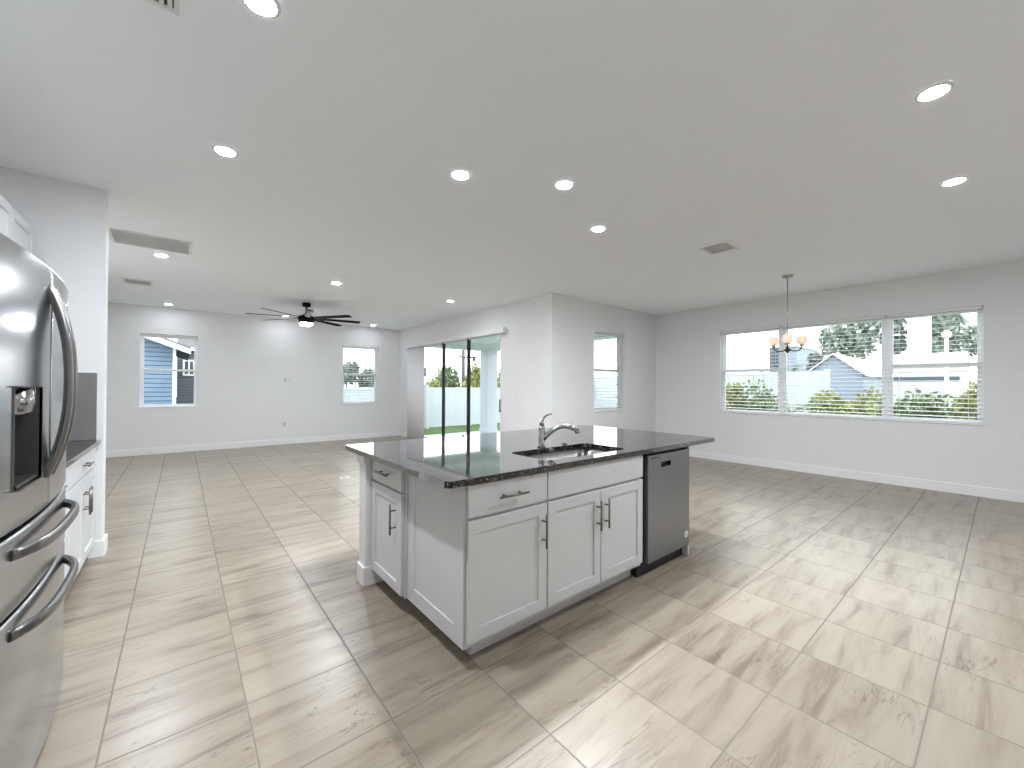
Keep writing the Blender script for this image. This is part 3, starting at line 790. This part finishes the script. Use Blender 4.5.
# ------------------------------------------------------------------ kitchen run behind the refrigerator
XB = -0.500
xfB = lambda a, v, z: (XB - v, a, z)
bc = thing('base_cabinet', 'white base cabinet run between refrigerator and partition wall', 'cabinet', (-0.8, 3.9, 0))
carcass(bc, 2.66, 4.44, 0.62, xfB)
drawer_part(bc, 2.665, 3.49, 0.716, 0.868, xfB, 3.08)
drawer_part(bc, 3.50, 4.42, 0.716, 0.868, xfB, 3.96)
door_part(bc, 2.665, 3.49, 0.115, 0.700, xfB, 2.73, 0.545)
door_part(bc, 3.50, 3.957, 0.115, 0.700, xfB, 3.925, 0.545)
door_part(bc, 3.963, 4.42, 0.115, 0.700, xfB, 3.995, 0.545)
kc = obj('kitchen_countertop', boxes((-1.14, -0.475, 2.655, 4.46, PZ, 0.908), bev=0.003), 'granite')
tag(kc, 'dark speckled granite counter in the corner behind the refrigerator', 'countertop')
bs = obj('backsplash', boxes((-1.120, -0.500, 4.448, 4.463, 0.909, 1.425), (-1.143, -1.128, 2.655, 4.447, 0.909, 1.368), bev=0.0015), 'splash')
tag(bs, 'dark grey backsplash slab standing on the corner counter', 'backsplash')
XU = -0.820
xfU = lambda a, v, z: (XU - v, a, z)
uc = thing('upper_cabinet', 'white wall cabinet seen just above the refrigerator top', 'cabinet', (-0.98, 3.5, 1.37))
obj('carcass', boxes((2.665, 4.40, 0.022, 0.322, 1.37, 2.43), bev=0.001, xf=xfU), 'cabinet', uc)
door_part(uc, 2.67, 3.41, 1.372, 2.44, xfU, 3.36, 1.52)
door_part(uc, 3.42, 3.907, 1.372, 2.44, xfU, 3.87, 1.52)
door_part(uc, 3.913, 4.40, 1.372, 2.44, xfU, 3.95, 1.52)

# ------------------------------------------------------------------ ceiling fittings
lights = [
    (0.232, 1.877, 'kitchen', 'recessed downlight cut by the top edge of the picture'),
    (0.212, 3.218, 'partition', 'recessed downlight nearest the partition wall corner in the kitchen'),
    (1.547, 2.486, 'island', 'leftmost of three recessed downlights above the island'),
    (2.226, 2.104, 'island', 'middle of three recessed downlights above the island'),
    (3.098, 2.477, 'island', 'rightmost of three recessed downlights above the island'),
    (2.987, 0.227, 'nook', 'large bright recessed downlight at upper right'),
    (4.385, 0.232, 'nook', 'recessed downlight nearest the triple window'),
    (-0.19, 6.281, 'living', 'recessed downlight just beyond the big return grille'),
    (-0.19, 9.96, 'far', 'recessed downlight near the far wall above the left window'),
    (1.77, 6.271, 'living', 'recessed downlight in front of the ceiling fan'),
    (3.70, 6.251, 'patio', 'recessed downlight nearest the sliding door side of the living room'),
    (3.69, 9.95, 'far', 'recessed downlight near the far corner above the small window'),
    (1.77, 9.96, 'far', 'recessed downlight seen behind the ceiling fan blades'),
]
for x, y, circuit, lab in lights:
    t = thing('recessed_light', lab, 'light', (x, y, H), group='recessed ceiling downlights')
    bm = bmesh.new(); lathe(bm, (x, y, H), [(0.0525, -0.0005), (0.054, -0.004), (0.060, -0.005), (0.070, -0.003), (0.073, -0.0005)], 36)
    obj('trim_ring', bm, 'vent', t)
    bm = bmesh.new(); lathe(bm, (x, y, H), [(0, -0.0065), (0.03, -0.006), (0.049, -0.0045), (0.052, -0.0005)], 36)
    obj('lens', bm, 'lens_' + circuit, t)

def grille(x0, x1, y0, y1, label, nslat, along, fill=0.5, louver='vent', frame=0.03, dark='vent_grey', name='air_vent', thick=0.012, tilt=40, cat='vent'):
    t = thing(name, label, cat, ((x0 + x1) / 2, (y0 + y1) / 2, H))
    f = frame
    obj('frame', boxes((x0, x0 + f, y0, y1, H - thick, H - 0.0005), (x1 - f, x1, y0, y1, H - thick, H - 0.0005), (x0 + f, x1 - f, y0, y0 + f, H - thick, H - 0.0005),
                       (x0 + f, x1 - f, y1 - f, y1, H - thick, H - 0.0005), bev=0.002), 'vent', t)
    obj('backing', boxes((x0 + f, x1 - f, y0 + f, y1 - f, H - 0.002, H - 0.0005)), dark, t)
    bm = bmesh.new(); tt = math.radians(tilt)
    for k in range(nslat):
        if along == 'x':
            c = y0 + f + (y1 - y0 - 2 * f) * (k + 0.5) / nslat; wdt = (y1 - y0 - 2 * f) / nslat * fill
            b2 = bmesh.new(); box(b2, x0 + f, x1 - f, -wdt, wdt, -0.0008, 0.0008)
            for v in b2.verts:
                yy, zz = v.co.y, v.co.z; v.co.y = c + yy * math.cos(tt) - zz * math.sin(tt); v.co.z = H - thick * 0.55 + max(-0.3 * thick, min(0.3 * thick, yy * math.sin(tt))) + zz
        else:
            c = x0 + f + (x1 - x0 - 2 * f) * (k + 0.5) / nslat; wdt = (x1 - x0 - 2 * f) / nslat * fill
            b2 = bmesh.new(); box(b2, -wdt, wdt, y0 + f, y1 - f, -0.0008, 0.0008)
            for v in b2.verts:
                xx, zz = v.co.x, v.co.z; v.co.x = c + xx * math.cos(tt) - zz * math.sin(tt); v.co.z = H - thick * 0.55 + max(-0.3 * thick, min(0.3 * thick, xx * math.sin(tt))) + zz
        merge(bm, b2)
    obj('louvers', bm, louver, t)
    return t
grille(-0.58, 0.085, 5.49, 6.02, 'long white return air grille on the ceiling near the partition', 26, 'x', frame=0.028, name='return_grille', thick=0.010, tilt=8, fill=0.46, louver='vent_grey')
grille(-0.67, -0.335, 7.93, 8.30, 'small ceiling register with dark slots beyond the return grille', 14, 'y', fill=0.2, frame=0.03, dark='black', name='ceiling_register', tilt=0)
grille(4.34, 4.675, 1.815, 2.115, 'square ceiling register between the island and the triple window', 10, 'y', frame=0.028, dark='vent_grey', name='ceiling_register', tilt=8, fill=0.46, louver='vent_grey')
grille(-0.364, -0.014, 1.80, 2.148, 'ceiling register with black slots cut off by the top edge', 12, 'y', fill=0.3, frame=0.02, dark='black', name='ceiling_register', tilt=20)

# ceiling fan
FN = Vector((1.776, 8.142, H))
fan = thing('ceiling_fan', 'black eight blade ceiling fan with a round lamp in the living room', 'fan', FN)
bm = bmesh.new(); lathe(bm, FN, [(0, -0.0005), (0.068, -0.0005), (0.072, -0.03), (0.066, -0.065), (0.02, -0.075), (0, -0.075)], 28); obj('canopy', bm, 'fan', fan)
bm = bmesh.new(); cyl(bm, FN + Vector((0, 0, -0.07)), FN + Vector((0, 0, -0.19)), 0.014); obj('downrod', bm, 'fan', fan)
bm = bmesh.new(); lathe(bm, FN, [(0, -0.185), (0.03, -0.185), (0.045, -0.20), (0.062, -0.225), (0.125, -0.245), (0.135, -0.27), (0.135, -0.315), (0.12, -0.345), (0.118, -0.37), (0, -0.372)], 32); obj('motor_housing', bm, 'fan', fan)
bm = bmesh.new(); lathe(bm, FN, [(0.11, -0.372), (0.112, -0.385), (0.095, -0.41), (0.05, -0.424), (0, -0.428)], 32); obj('lamp', bm, 'fanlens', fan)
for k in range(8):
    ph = math.radians(36 + 45 * k); d = Vector((math.cos(ph), math.sin(ph), 0)); s = Vector((-d.y, d.x, 0))
    pit = math.radians(-11); sv = s * math.cos(pit) + Vector((0, 0, 1)) * math.sin(pit); up_ = d.cross(sv)
    bm = bmesh.new(); base = FN + Vector((0, 0, -0.278)); b2 = bmesh.new(); rows = []
    for (r_, wd) in ((0.13, 0.030), (0.20, 0.034), (0.26, 0.050), (0.55, 0.053), (0.84, 0.057), (0.925, 0.055), (0.94, 0.046)):
        rows.append([b2.verts.new(base + d * r_ + sv * (wd * a_) + up_ * (0.004 * b_)) for a_, b_ in ((-1, -1), (1, -1), (1, 1), (-1, 1))])
    for A, C in zip(rows, rows[1:]):
        for i in range(4): b2.faces.new((A[i], A[(i + 1) % 4], C[(i + 1) % 4], C[i]))
    b2.faces.new(rows[0][::-1]); b2.faces.new(rows[-1]); merge(bm, b2)
    obj('blade', bm, 'fan', fan)

# chandelier
CH = Vector((6.346, 1.861, H))
ch = thing('chandelier', 'nickel chandelier with three glowing peach shades before the triple window', 'chandelier', CH)
bm = bmesh.new(); lathe(bm, CH, [(0, -0.0005), (0.066, -0.0005), (0.066, -0.012), (0.05, -0.026), (0.012, -0.034), (0.008, -0.05), (0, -0.05)], 28); obj('canopy', bm, 'nickel', ch)
bm = bmesh.new(); cyl(bm, CH + Vector((0, 0, -0.045)), CH + Vector((0, 0, -0.96)), 0.0065, n=12); obj('stem', bm, 'nickel', ch)
zc = -1.0
bm = bmesh.new(); lathe(bm, CH, [(0, zc + 0.06), (0.012, zc + 0.05), (0.016, zc + 0.02), (0.042, zc - 0.002), (0.045, zc - 0.012), (0.02, zc - 0.03), (0.01, zc - 0.045), (0, zc - 0.055)], 24); obj('hub', bm, 'chand_dark', ch)
for k in range(3):
    ph = math.radians(196.3 + 120 * k); d = Vector((math.cos(ph), math.sin(ph), 0))
    R_ = 0.185
    pts = [CH + d * 0.02 + Vector((0, 0, zc)), CH + d * 0.07 + Vector((0, 0, zc - 0.02)), CH + d * 0.13 + Vector((0, 0, zc - 0.018)), CH + d * 0.172 + Vector((0, 0, zc + 0.006)), CH + d * R_ + Vector((0, 0, zc + 0.05))]
    bm = bmesh.new(); sweep(bm, pts, d.cross(Vector((0, 0, 1))), 0.008, 0.008, 12); arm = obj('arm', bm, 'chand_dark', ch)
    P = CH + d * R_
    bm = bmesh.new(); lathe(bm, P, [(0, zc + 0.045), (0.026, zc + 0.048), (0.028, zc + 0.068), (0, zc + 0.07)], 20); obj('socket_cup', bm, 'nickel', arm)
    bm = bmesh.new(); lathe(bm, P, [(0.0, zc + 0.068), (0.03, zc + 0.069), (0.052, zc + 0.082), (0.060, zc + 0.115), (0.060, zc + 0.150), (0.052, zc + 0.176), (0.047, zc + 0.180), (0.044, zc + 0.176), (0.054, zc + 0.15), (0.055, zc + 0.115), (0.045, zc + 0.088), (0.0, zc + 0.075)], 24)
    obj('lamp_shade', bm, 'shade', arm)

# ------------------------------------------------------------------ wall plates, floor outlet
def plate(name, xf, a, z, label, kind='outlet'):
    root = obj(name, boxes((a - 0.037, a + 0.037, -0.006, -0.0005, z - 0.058, z + 0.058), bev=0.002, xf=xf), 'plate')
    tag(root, label, 'wall plate')
    if kind == 'outlet':
        for dz_ in (-0.022, 0.022):
            obj('socket', boxes((a - 0.016, a + 0.016, -0.0075, -0.0055, z + dz_ - 0.013, z + dz_ + 0.013), bev=0.0006, xf=xf), 'slot', root)
    else:
        obj('rocker', boxes((a - 0.016, a + 0.016, -0.010, -0.0055, z - 0.032, z + 0.032), bev=0.002, xf=xf), 'plate', root)
plate('wall_outlet', xfN, 1.855, 1.47, 'left of two wall plates at mid height between the far windows')
plate('cable_plate', xfN, 1.957, 1.47, 'right of two wall plates at mid height between the far windows', 'switch')
plate('wall_outlet', xfN, 1.844, 0.463, 'low outlet on the far wall just above the baseboard')
plate('light_switch', xfP, 5.50, 1.14, 'light switch on the wall right of the patio door', 'switch')
plate('light_switch', xfP, 4.90, 1.16, 'light switch at the outside wall corner above the faucet', 'switch')

FO = (1.852, 6.085)
fl_ = obj('floor_outlet', boxes((FO[0] - 0.06, FO[0] + 0.06, FO[1] - 0.06, FO[1] + 0.06, 0.0005, 0.007), bev=0.003), 'plate')
tag(fl_, 'small white floor outlet cover beyond the left corner of the island', 'floor outlet')
obj('flip_lid', boxes((FO[0] - 0.038, FO[0] + 0.038, FO[1] - 0.038, FO[1] + 0.038, 0.007, 0.010), bev=0.001), 'nickel', fl_)

# ------------------------------------------------------------------ outdoors
GZ = -0.16
lawn = obj('ground', boxes((-30, 60, YN + T + 0.01, 70, GZ - 0.1, GZ), (XE + T + 0.01, 60, -30, YN + T + 0.01, GZ - 0.1, GZ)), 'grass')
tag(lawn, 'green lawn between the house and the white back fence', 'lawn', kind='structure')
sl = obj('patio_slab', boxes((XP + T + 0.005, 7.62, YK + T + 0.005, 10.40, GZ, -0.04)), 'slab')
tag(sl, 'pale concrete lanai slab outside the patio door', 'patio', kind='structure')
lr = thing('lanai_roof', 'pale green lanai ceiling and beam seen through the patio door', 'roof', (6, 7.5, 2.6)); lr['kind'] = 'structure'
obj('soffit', boxes((XP + T + 0.005, 7.60, YK + T + 0.005, 10.30, 2.62, 2.74)), 'lanai', lr)
obj('beam', boxes((XP + T + 0.005, 7.50, 9.80, 10.15, 2.42, 2.62), (7.10, 7.45, YK + T + 0.005, 9.80, 2.42, 2.62)), 'lanai', lr)
cl = thing('lanai_column', 'square white lanai column beyond the right door panel', 'column', (7.25, 9.95, -0.04)); cl['kind'] = 'structure'
obj('shaft', boxes((7.06, 7.44, 9.77, 10.14, -0.04, 2.42), bev=0.006), 'column', cl)
obj('base_trim', boxes((7.045, 7.455, 9.755, 10.155, -0.04, 0.07), bev=0.004), 'column', cl)

def fence(x0, y0, x1, y1, z1, label, step=1.83, mt='fence'):
    t = thing('vinyl_fence', label, 'fence', (x0, y0, GZ))
    L_ = math.hypot(x1 - x0, y1 - y0); n = max(1, round(L_ / step)); dx, dy = (x1 - x0) / L_, (y1 - y0) / L_
    xf = lambda a, v, z: (x0 + dx * a - dy * v, y0 + dy * a + dx * v, z)
    bm = bmesh.new()
    for k in range(n):
        a0, a1 = L_ * k / n + 0.06, L_ * (k + 1) / n - 0.06; m_ = 12
        for j in range(m_):
            box(bm, a0 + (a1 - a0) * j / m_ + 0.002, a0 + (a1 - a0) * (j + 1) / m_ - 0.002, -0.012, 0.012, GZ + 0.05, z1 - 0.06, xf=xf)
        box(bm, a0, a1, -0.022, 0.022, z1 - 0.12, z1 - 0.03, xf=xf); box(bm, a0, a1, -0.022, 0.022, GZ + 0.05, GZ + 0.16, xf=xf)
    obj('fence_panels', bm, mt, t)
    for k in range(n + 1):
        a = L_ * k / n
        p = obj('post', boxes((a - 0.06, a + 0.06, -0.06, 0.06, GZ, z1), bev=0.004, xf=xf), mt, t)
        obj('post_cap', boxes((a - 0.07, a + 0.07, -0.07, 0.07, z1, z1 + 0.03), bev=0.01, xf=xf), mt, p)
    return t
fence(1.4, 13.0, 15.7, 13.0, 1.34, 'long white vinyl fence behind the lawn outside the patio door')
fence(16.0, 3.6, 16.0, 13.0, 1.93, 'white vinyl privacy fence outside the left part of the triple window')

def leaves(bm, c, rad, n, size, rnd, shell=0.55, lobes=5):
    c = Vector(c); rad = Vector(rad)
    lob = [(Vector((rnd.uniform(-.5, .5), rnd.uniform(-.5, .5), rnd.uniform(-.45, .45))), rnd.uniform(0.45, 0.7)) for _ in range(lobes)]
    for i in range(n):
        o, rr_ = rnd.choice(lob)
        v = Vector((rnd.gauss(0, 1), rnd.gauss(0, 1), rnd.gauss(0, 1))).normalized() * (shell + (1 - shell) * rnd.random()) * rr_ + o
        p = c + Vector((v.x * rad.x, v.y * rad.y, v.z * rad.z))
        e = Euler((rnd.uniform(0, PI), rnd.uniform(0, PI), rnd.uniform(0, 2 * PI))).to_matrix()
        a = e @ Vector((size * rnd.uniform(.7, 1.3), 0, 0)); b = e @ Vector((0, size * 0.45, 0)); k = e @ Vector((0, 0, size * 0.18))
        vs = [bm.verts.new(p - a), bm.verts.new(p - b + k), bm.verts.new(p + a), bm.verts.new(p + b + k)]
        bm.faces.new(vs)
def obj_raw(name, bm, m, parent): 
    me = bpy.data.meshes.new(name); bm.to_mesh(me); bm.free(); me.materials.append(M[m])
    o = bpy.data.objects.new(name, me); COL.objects.link(o); o.parent = parent
    o.matrix_parent_inverse = parent_world(parent).inverted(); return o
def tree(name, x, y, zc_, rad, n, size, m, label, cat, group, seed, trunk_r=0.09):
    rnd = random.Random(seed)
    t = thing(name, label, cat, (x, y, GZ), group)
    bm = bmesh.new(); leaves(bm, (x, y, zc_), rad, n, size, rnd, lobes=7); obj_raw('foliage', bm, m, t)
    bm = bmesh.new(); cyl(bm, (x, y, GZ), (x, y, zc_ - rad[2] * 0.2), trunk_r, trunk_r * 0.5, 10)
    for k in range(5):
        a = k * 1.3; cyl(bm, (x, y, zc_ - rad[2] * (0.5 - 0.08 * k)), (x + rad[0] * 0.5 * math.cos(a), y + rad[1] * 0.5 * math.sin(a), zc_ + rad[2] * 0.1 * k), trunk_r * 0.4, trunk_r * 0.12, 8)
    obj('trunk' if rad[2] > 1 else 'stems', bm, 'bark', t)
    return t
def palm(x, y, hgt, ln, m, label, seed, n=15, group=None):
    rnd = random.Random(seed)
    t = thing('palm', label, 'palm', (x, y, GZ), group)
    bm = bmesh.new(); cyl(bm, (x, y, GZ), (x, y, hgt), 0.11, 0.07, 12); obj('trunk', bm, 'bark', t)
    bm = bmesh.new()
    for k in range(n):
        a = 2 * PI * k / n + rnd.uniform(-.15, .15); el = rnd.uniform(0.35, 1.25); L_ = ln * rnd.uniform(.8, 1.1)
        d = Vector((math.cos(a), math.sin(a), 0)); s = Vector((-d.y, d.x, 0)); p = Vector((x, y, hgt)); e = el; prev_ = p
        for j in range(14):
            e -= 0.13; step = d * math.cos(e) * L_ / 14 + Vector((0, 0, math.sin(e) * L_ / 14)); p2 = p + step
            wl = L_ * 0.20 * math.sin(PI * (j + 1.5) / 16)
            for sg in (-1, 1):
                tip = p + s * sg * wl + step * 1.2 + Vector((0, 0, -wl * 0.35))
                bm.faces.new([bm.verts.new(p), bm.verts.new(p + step * 0.55), bm.verts.new(tip)])
            w_ = s * 0.008
            bm.faces.new([bm.verts.new(p - w_), bm.verts.new(p + w_), bm.verts.new(p2 + w_), bm.verts.new(p2 - w_)])
            p = p2
    obj_raw('fronds', bm, m, t)
    return t

# shrubs over the back fence
G1 = 'shrubs behind the back fence'
for i, (x, z, m, lab) in enumerate([
    (7.85, 1.65, 'leaf_y', 'pale yellow green shrub behind the fence in the left door panel'),
    (8.75, 1.85, 'leaf_g', 'green shrub behind the fence beside the dark mullion'),
    (9.6, 2.0, 'leaf_y', 'bright yellow green shrub behind the fence in the middle door panel'),
    (10.4, 1.85, 'leaf_g', 'dull green shrub behind the fence left of the lanai column'),
    (11.5, 1.85, 'leaf_y', 'yellow green shrub behind the fence right of the lanai column')]):
    tree('shrub', x, 14.6 + 0.25 * (i % 2), z - 0.75, (0.72, 0.5, 1.15), 2300, 0.085, m, lab, 'shrub', G1, 50 + i, 0.05)
# hedge plants outside the triple window
G2 = 'bushes outside the triple window'
for i, (x, y, z, m, lab) in enumerate([
    (11.6, 4.80, 0.95, 'leaf_y', 'yellow green bush at the left end below the triple window'),
    (11.5, 4.00, 0.95, 'leaf_g', 'green bush in front of the white fence in the left window unit'),
    (11.7, 2.60, 0.95, 'leaf_y', 'yellow green bush right of the small palm'),
    (11.6, 1.80, 1.0, 'leaf_y', 'broad golden bush in the middle window unit'),
    (11.7, 1.00, 1.0, 'leaf_g', 'green bush at the left of the right window unit'),
    (11.6, 0.20, 1.0, 'leaf_y', 'yellow green bush at the right end of the triple window')]):
    tree('bush', x, y, z - 0.22, (0.55, 0.60, 0.80), 1900, 0.07, m, lab, 'bush', G2, 80 + i, 0.04)
palm(11.0, 3.15, 0.72, 1.05, 'leaf_g', 'small feathery palm left of centre in the triple window', 5)
palm(26.0, 7.3, 2.3, 1.2, 'leaf_d', 'distant dark palm under the chandelier shades', 6, 13)

# trees beyond
G3 = 'trees beyond the neighbouring lots'
for i, a in enumerate([
    (30, 5.6, 4.3, (1.7, 1.5, 1.6), 1300, 0.22, 'leaf_p', 'pale green tree behind the white roofed shed'),
    (33, 4.1, 4.2, (1.2, 0.75, 1.9), 800, 0.22, 'leaf_d', 'sparse dark tree left of the white tower'),
    (30, 1.95, 4.1, (1.5, 1.0, 1.9), 1700, 0.24, 'leaf_p', 'large grey green tree right of the white tower'),
    (34, 0.5, 3.9, (1.4, 1.2, 1.6), 1500, 0.24, 'leaf_p', 'pale tree at the right end of the triple window view'),
    (29, 7.1, 2.75, (0.8, 0.55, 0.8), 500, 0.16, 'leaf_d', 'little dark tree left of the shed gable'),
    (8.3, 27, 2.05, (0.75, 1.2, 1.15), 650, 0.2, 'leaf_d', 'dark tree at the left in the small far window'),
    (10.1, 28.5, 1.9, (0.8, 1.2, 1.1), 650, 0.2, 'leaf_d', 'dark tree at the right in the small far window')]):
    x, y, zc_, rad, n, size, m, lab = a
    tree('tree', x, y, zc_, rad, n, size, m, lab, 'tree', G3, 120 + i)

# neighbour house seen in the left far window
nh = thing('blue_house', 'blue lap sided neighbour house with white trim in the left far window', 'house', (-3, 15, GZ))
obj('wall', boxes((-6.0, -0.15, 13.9, 19.7, GZ, 2.36)), 'siding_blue', nh)
prism_bm = bmesh.new()
b2 = bmesh.new()
pl = [(-0.15, 2.36), (-0.15, 2.37), (-4.0, 3.95), (-6.0, 3.13), (-6.0, 2.36)]
A = [b2.verts.new((x, 13.9, z)) for x, z in pl]; C = [b2.verts.new((x, 19.7, z)) for x, z in pl]
for i in range(5): b2.faces.new((A[i], A[(i + 1) % 5], C[(i + 1) % 5], C[i]))
b2.faces.new(A); b2.faces.new(C); merge(prism_bm, b2)
obj('gable', prism_bm, 'siding_blue', nh)
obj('corner_trim', boxes((-0.165, -0.10, 13.87, 13.9, GZ, 2.33), (-0.149, -0.10, 13.9, 13.97, GZ, 2.33)), 'trim', nh)
def slope_box(x0, z0, x1, z1, y0, y1, th):
    b2 = bmesh.new()
    V = [b2.verts.new(p) for y in (y0, y1) for p in ((x0, y, z0), (x1, y, z1), (x1, y, z1 + th), (x0, y, z0 + th))]
    for f in ((0, 1, 2, 3), (7, 6, 5, 4), (0, 4, 5, 1), (1, 5, 6, 2), (2, 6, 7, 3), (3, 7, 4, 0)): b2.faces.new([V[i] for i in f])
    return b2
obj('rake_board', slope_box(-4.0, 3.86, 0.20, 2.15, 13.45, 13.52, 0.13), 'trim', nh)
obj('roof', slope_box(-4.0, 3.995, 0.20, 2.285, 13.50, 19.9, 0.05), 'roof_grey', nh)
obj('soffit', slope_box(-4.0, 3.90, 0.19, 2.20, 13.53, 17.4, 0.03), 'house_grey', nh)  # white soffit given dark wall grey, painting in the shade under the eave

gh = thing('grey_house', 'grey sided house with white framed window behind the blue house', 'house', (2, 19, GZ))
obj('wall', boxes((-0.12, 1.55, 20.35, 26, GZ, 2.70)), 'siding_grey', gh)
obj('roof', boxes((-0.12, 1.7, 20.1, 26, 2.70, 2.82)), 'trim', gh)
b2 = bmesh.new(); V = [b2.verts.new(p) for p in ((-0.12, 20.15, 2.82), (1.7, 20.15, 2.82), (1.7, 23, 4.2), (-0.12, 23, 4.2), (-0.12, 26, 2.82), (1.7, 26, 2.82))]
for f in ((0, 1, 2, 3), (3, 2, 5, 4), (0, 3, 4), (1, 5, 2), (0, 4, 5, 1)): b2.faces.new([V[i] for i in f])
obj('shingles', b2, 'roof_grey', gh)
wn_ = obj('window', boxes((0.06, 0.44, 20.3, 20.35, 1.72, 1.78), (0.06, 0.44, 20.3, 20.35, 2.28, 2.34), (0.06, 0.12, 20.3, 20.35, 1.78, 2.28), (0.38, 0.44, 20.3, 20.35, 1.78, 2.28), (0.23, 0.27, 20.3, 20.35, 1.78, 2.28)), 'trim', gh)
obj('pane', boxes((0.12, 0.38, 20.32, 20.348, 1.78, 2.28)), 'dark_glass', wn_)

# things seen through the triple window
sh = thing('gabled_shed', 'pale blue shed with a white metal gable roof outside the triple window', 'shed', (21.5, 4.2, GZ))
obj('wall', boxes((20.0, 24.0, 3.4, 5.2, GZ, 1.88)), 'house_pale', sh)
def gable(x0, x1, y0, y1, z0, zr, ov):
    yc = (y0 + y1) / 2
    b2 = bmesh.new()
    A = [b2.verts.new(p) for p in ((x0, y0, z0), (x0, y1, z0), (x0, yc, zr))]; C = [b2.verts.new(p) for p in ((x1, y0, z0), (x1, y1, z0), (x1, yc, zr))]
    b2.faces.new(A); b2.faces.new(C[::-1])
    for i in range(3): b2.faces.new((A[i], A[(i + 1) % 3], C[(i + 1) % 3], C[i]))
    return b2
obj('gable_wall', gable(20.0, 24.0, 3.4, 5.2, 1.88, 2.66, 0), 'house_pale', sh)
b2 = bmesh.new()
for s_ in (-1, 1):
    yc, hw = 4.3, 1.0
    V = [b2.verts.new(p) for p in ((19.85, yc, 2.68), (24.2, yc, 2.68), (24.2, yc + s_ * hw, 1.82), (19.85, yc + s_ * hw, 1.82), (19.85, yc, 2.75), (24.2, yc, 2.75), (24.2, yc + s_ * hw, 1.89), (19.85, yc + s_ * hw, 1.89))]
    for f in ((0, 1, 2, 3), (4, 5, 6, 7), (0, 1, 5, 4), (1, 2, 6, 5), (2, 3, 7, 6), (3, 0, 4, 7)): b2.faces.new([V[i] for i in f])
obj('roof', b2, 'roof_white', sh)

tr = thing('travel_trailer', 'long white trailer roof behind the hedge in the right window unit', 'trailer', (18.5, 1.6, GZ))
obj('body', boxes((18.0, 20.2, 0.72, 2.45, 0.45, 2.46), bev=0.08), 'roof_white', tr)
obj('window_band', boxes((17.985, 18.0, 0.85, 2.32, 1.58, 1.74)), 'house_grey', tr)
obj('roof_unit', boxes((18.6, 19.4, 1.75, 2.2, 2.46, 2.60), bev=0.03), 'roof_white', tr)
for y in (1.2, 2.0):
    bm = bmesh.new(); cyl(bm, (18.02, y, GZ + 0.33), (18.25, y, GZ + 0.33), 0.33, n=24); obj('wheel', bm, 'black', tr)
obj('chassis', boxes((18.1, 20.1, 0.8, 2.4, 0.30, 0.47)), 'pole', tr)

tw = thing('white_tower', 'tall blank white stucco block between the trees in the right window unit', 'tower', (26, 3.1, GZ))
obj('block', boxes((26.0, 27.2, 2.16, 2.84, GZ, 6.2)), 'stucco', tw)
obj('coping', boxes((25.92, 27.28, 2.08, 2.92, 6.2, 6.35)), 'stucco', tw)

lp = thing('lamp_post', 'thin white lamp post standing before the trailer', 'lamp post', (16.5, 1.02, GZ))
bm = bmesh.new(); cyl(bm, (16.5, 1.02, GZ), (16.5, 1.02, 2.75), 0.05, 0.04, 12); obj('shaft', bm, 'white_pole', lp)
bm = bmesh.new(); lathe(bm, (16.5, 1.02, 2.75), [(0, 0), (0.05, 0.0), (0.09, 0.06), (0.10, 0.16), (0.05, 0.22), (0, 0.23)], 16); obj('lantern', bm, 'white_pole', lp)

fh = thing('blue_building', 'pale blue two storey building far beyond the chandelier', 'building', (40, 13, GZ))
obj('wall', boxes((40, 46, 11.08, 12.03, GZ, 4.85)), 'house_pale', fh)
obj('side_wing', boxes((40.5, 46, 12.1, 13.25, GZ, 4.95)), 'house_grey', fh)
obj('roof', boxes((39.9, 46.2, 11.0, 12.06, 4.85, 4.98)), 'roof_white', fh)

up_ = thing('utility_pole', 'dark utility pole with crossarm above the shrubs in the patio door', 'pole', (16.55, 26, GZ))
bm = bmesh.new(); cyl(bm, (16.55, 26, GZ), (16.55, 26, 4.3), 0.16, 0.12, 12); obj('shaft', bm, 'pole', up_)
obj('crossarm', boxes((16.1, 17.9, 25.93, 26.07, 3.55, 3.66)), 'pole', up_)
bm = bmesh.new(); cyl(bm, (17.5, 26, 3.33), (17.5, 26, 3.70), 0.12, n=12); obj('transformer', bm, 'pole', up_)
pp = obj('street_pole', boxes((9.17, 9.23, 27.97, 28.03, GZ, 3.75)), 'pole')
tag(pp, 'thin grey pole between the two dark trees in the small far window', 'pole')
hb = thing('far_house', 'far pale house with a dark window above the fence in the left door panel', 'house', (14, 27, GZ))
obj('wall', boxes((12.3, 14.6, 27, 31, GZ, 3.1)), 'stucco', hb)
obj('roof', gable(26.8, 31.2, -14.9, -12.0, 3.1, 3.75, 0), 'roof_white', hb)
for v in bpy.data.objects[hb.children[-1].name].data.vertices: v.co = Vector((-v.co.y, v.co.x, v.co.z))
w2 = obj('window', boxes((13.2, 14.0, 26.96, 27.0, 2.05, 2.75)), 'trim', hb)
obj('pane', boxes((13.26, 13.94, 26.94, 26.97, 2.1, 2.7)), 'house_grey', w2)
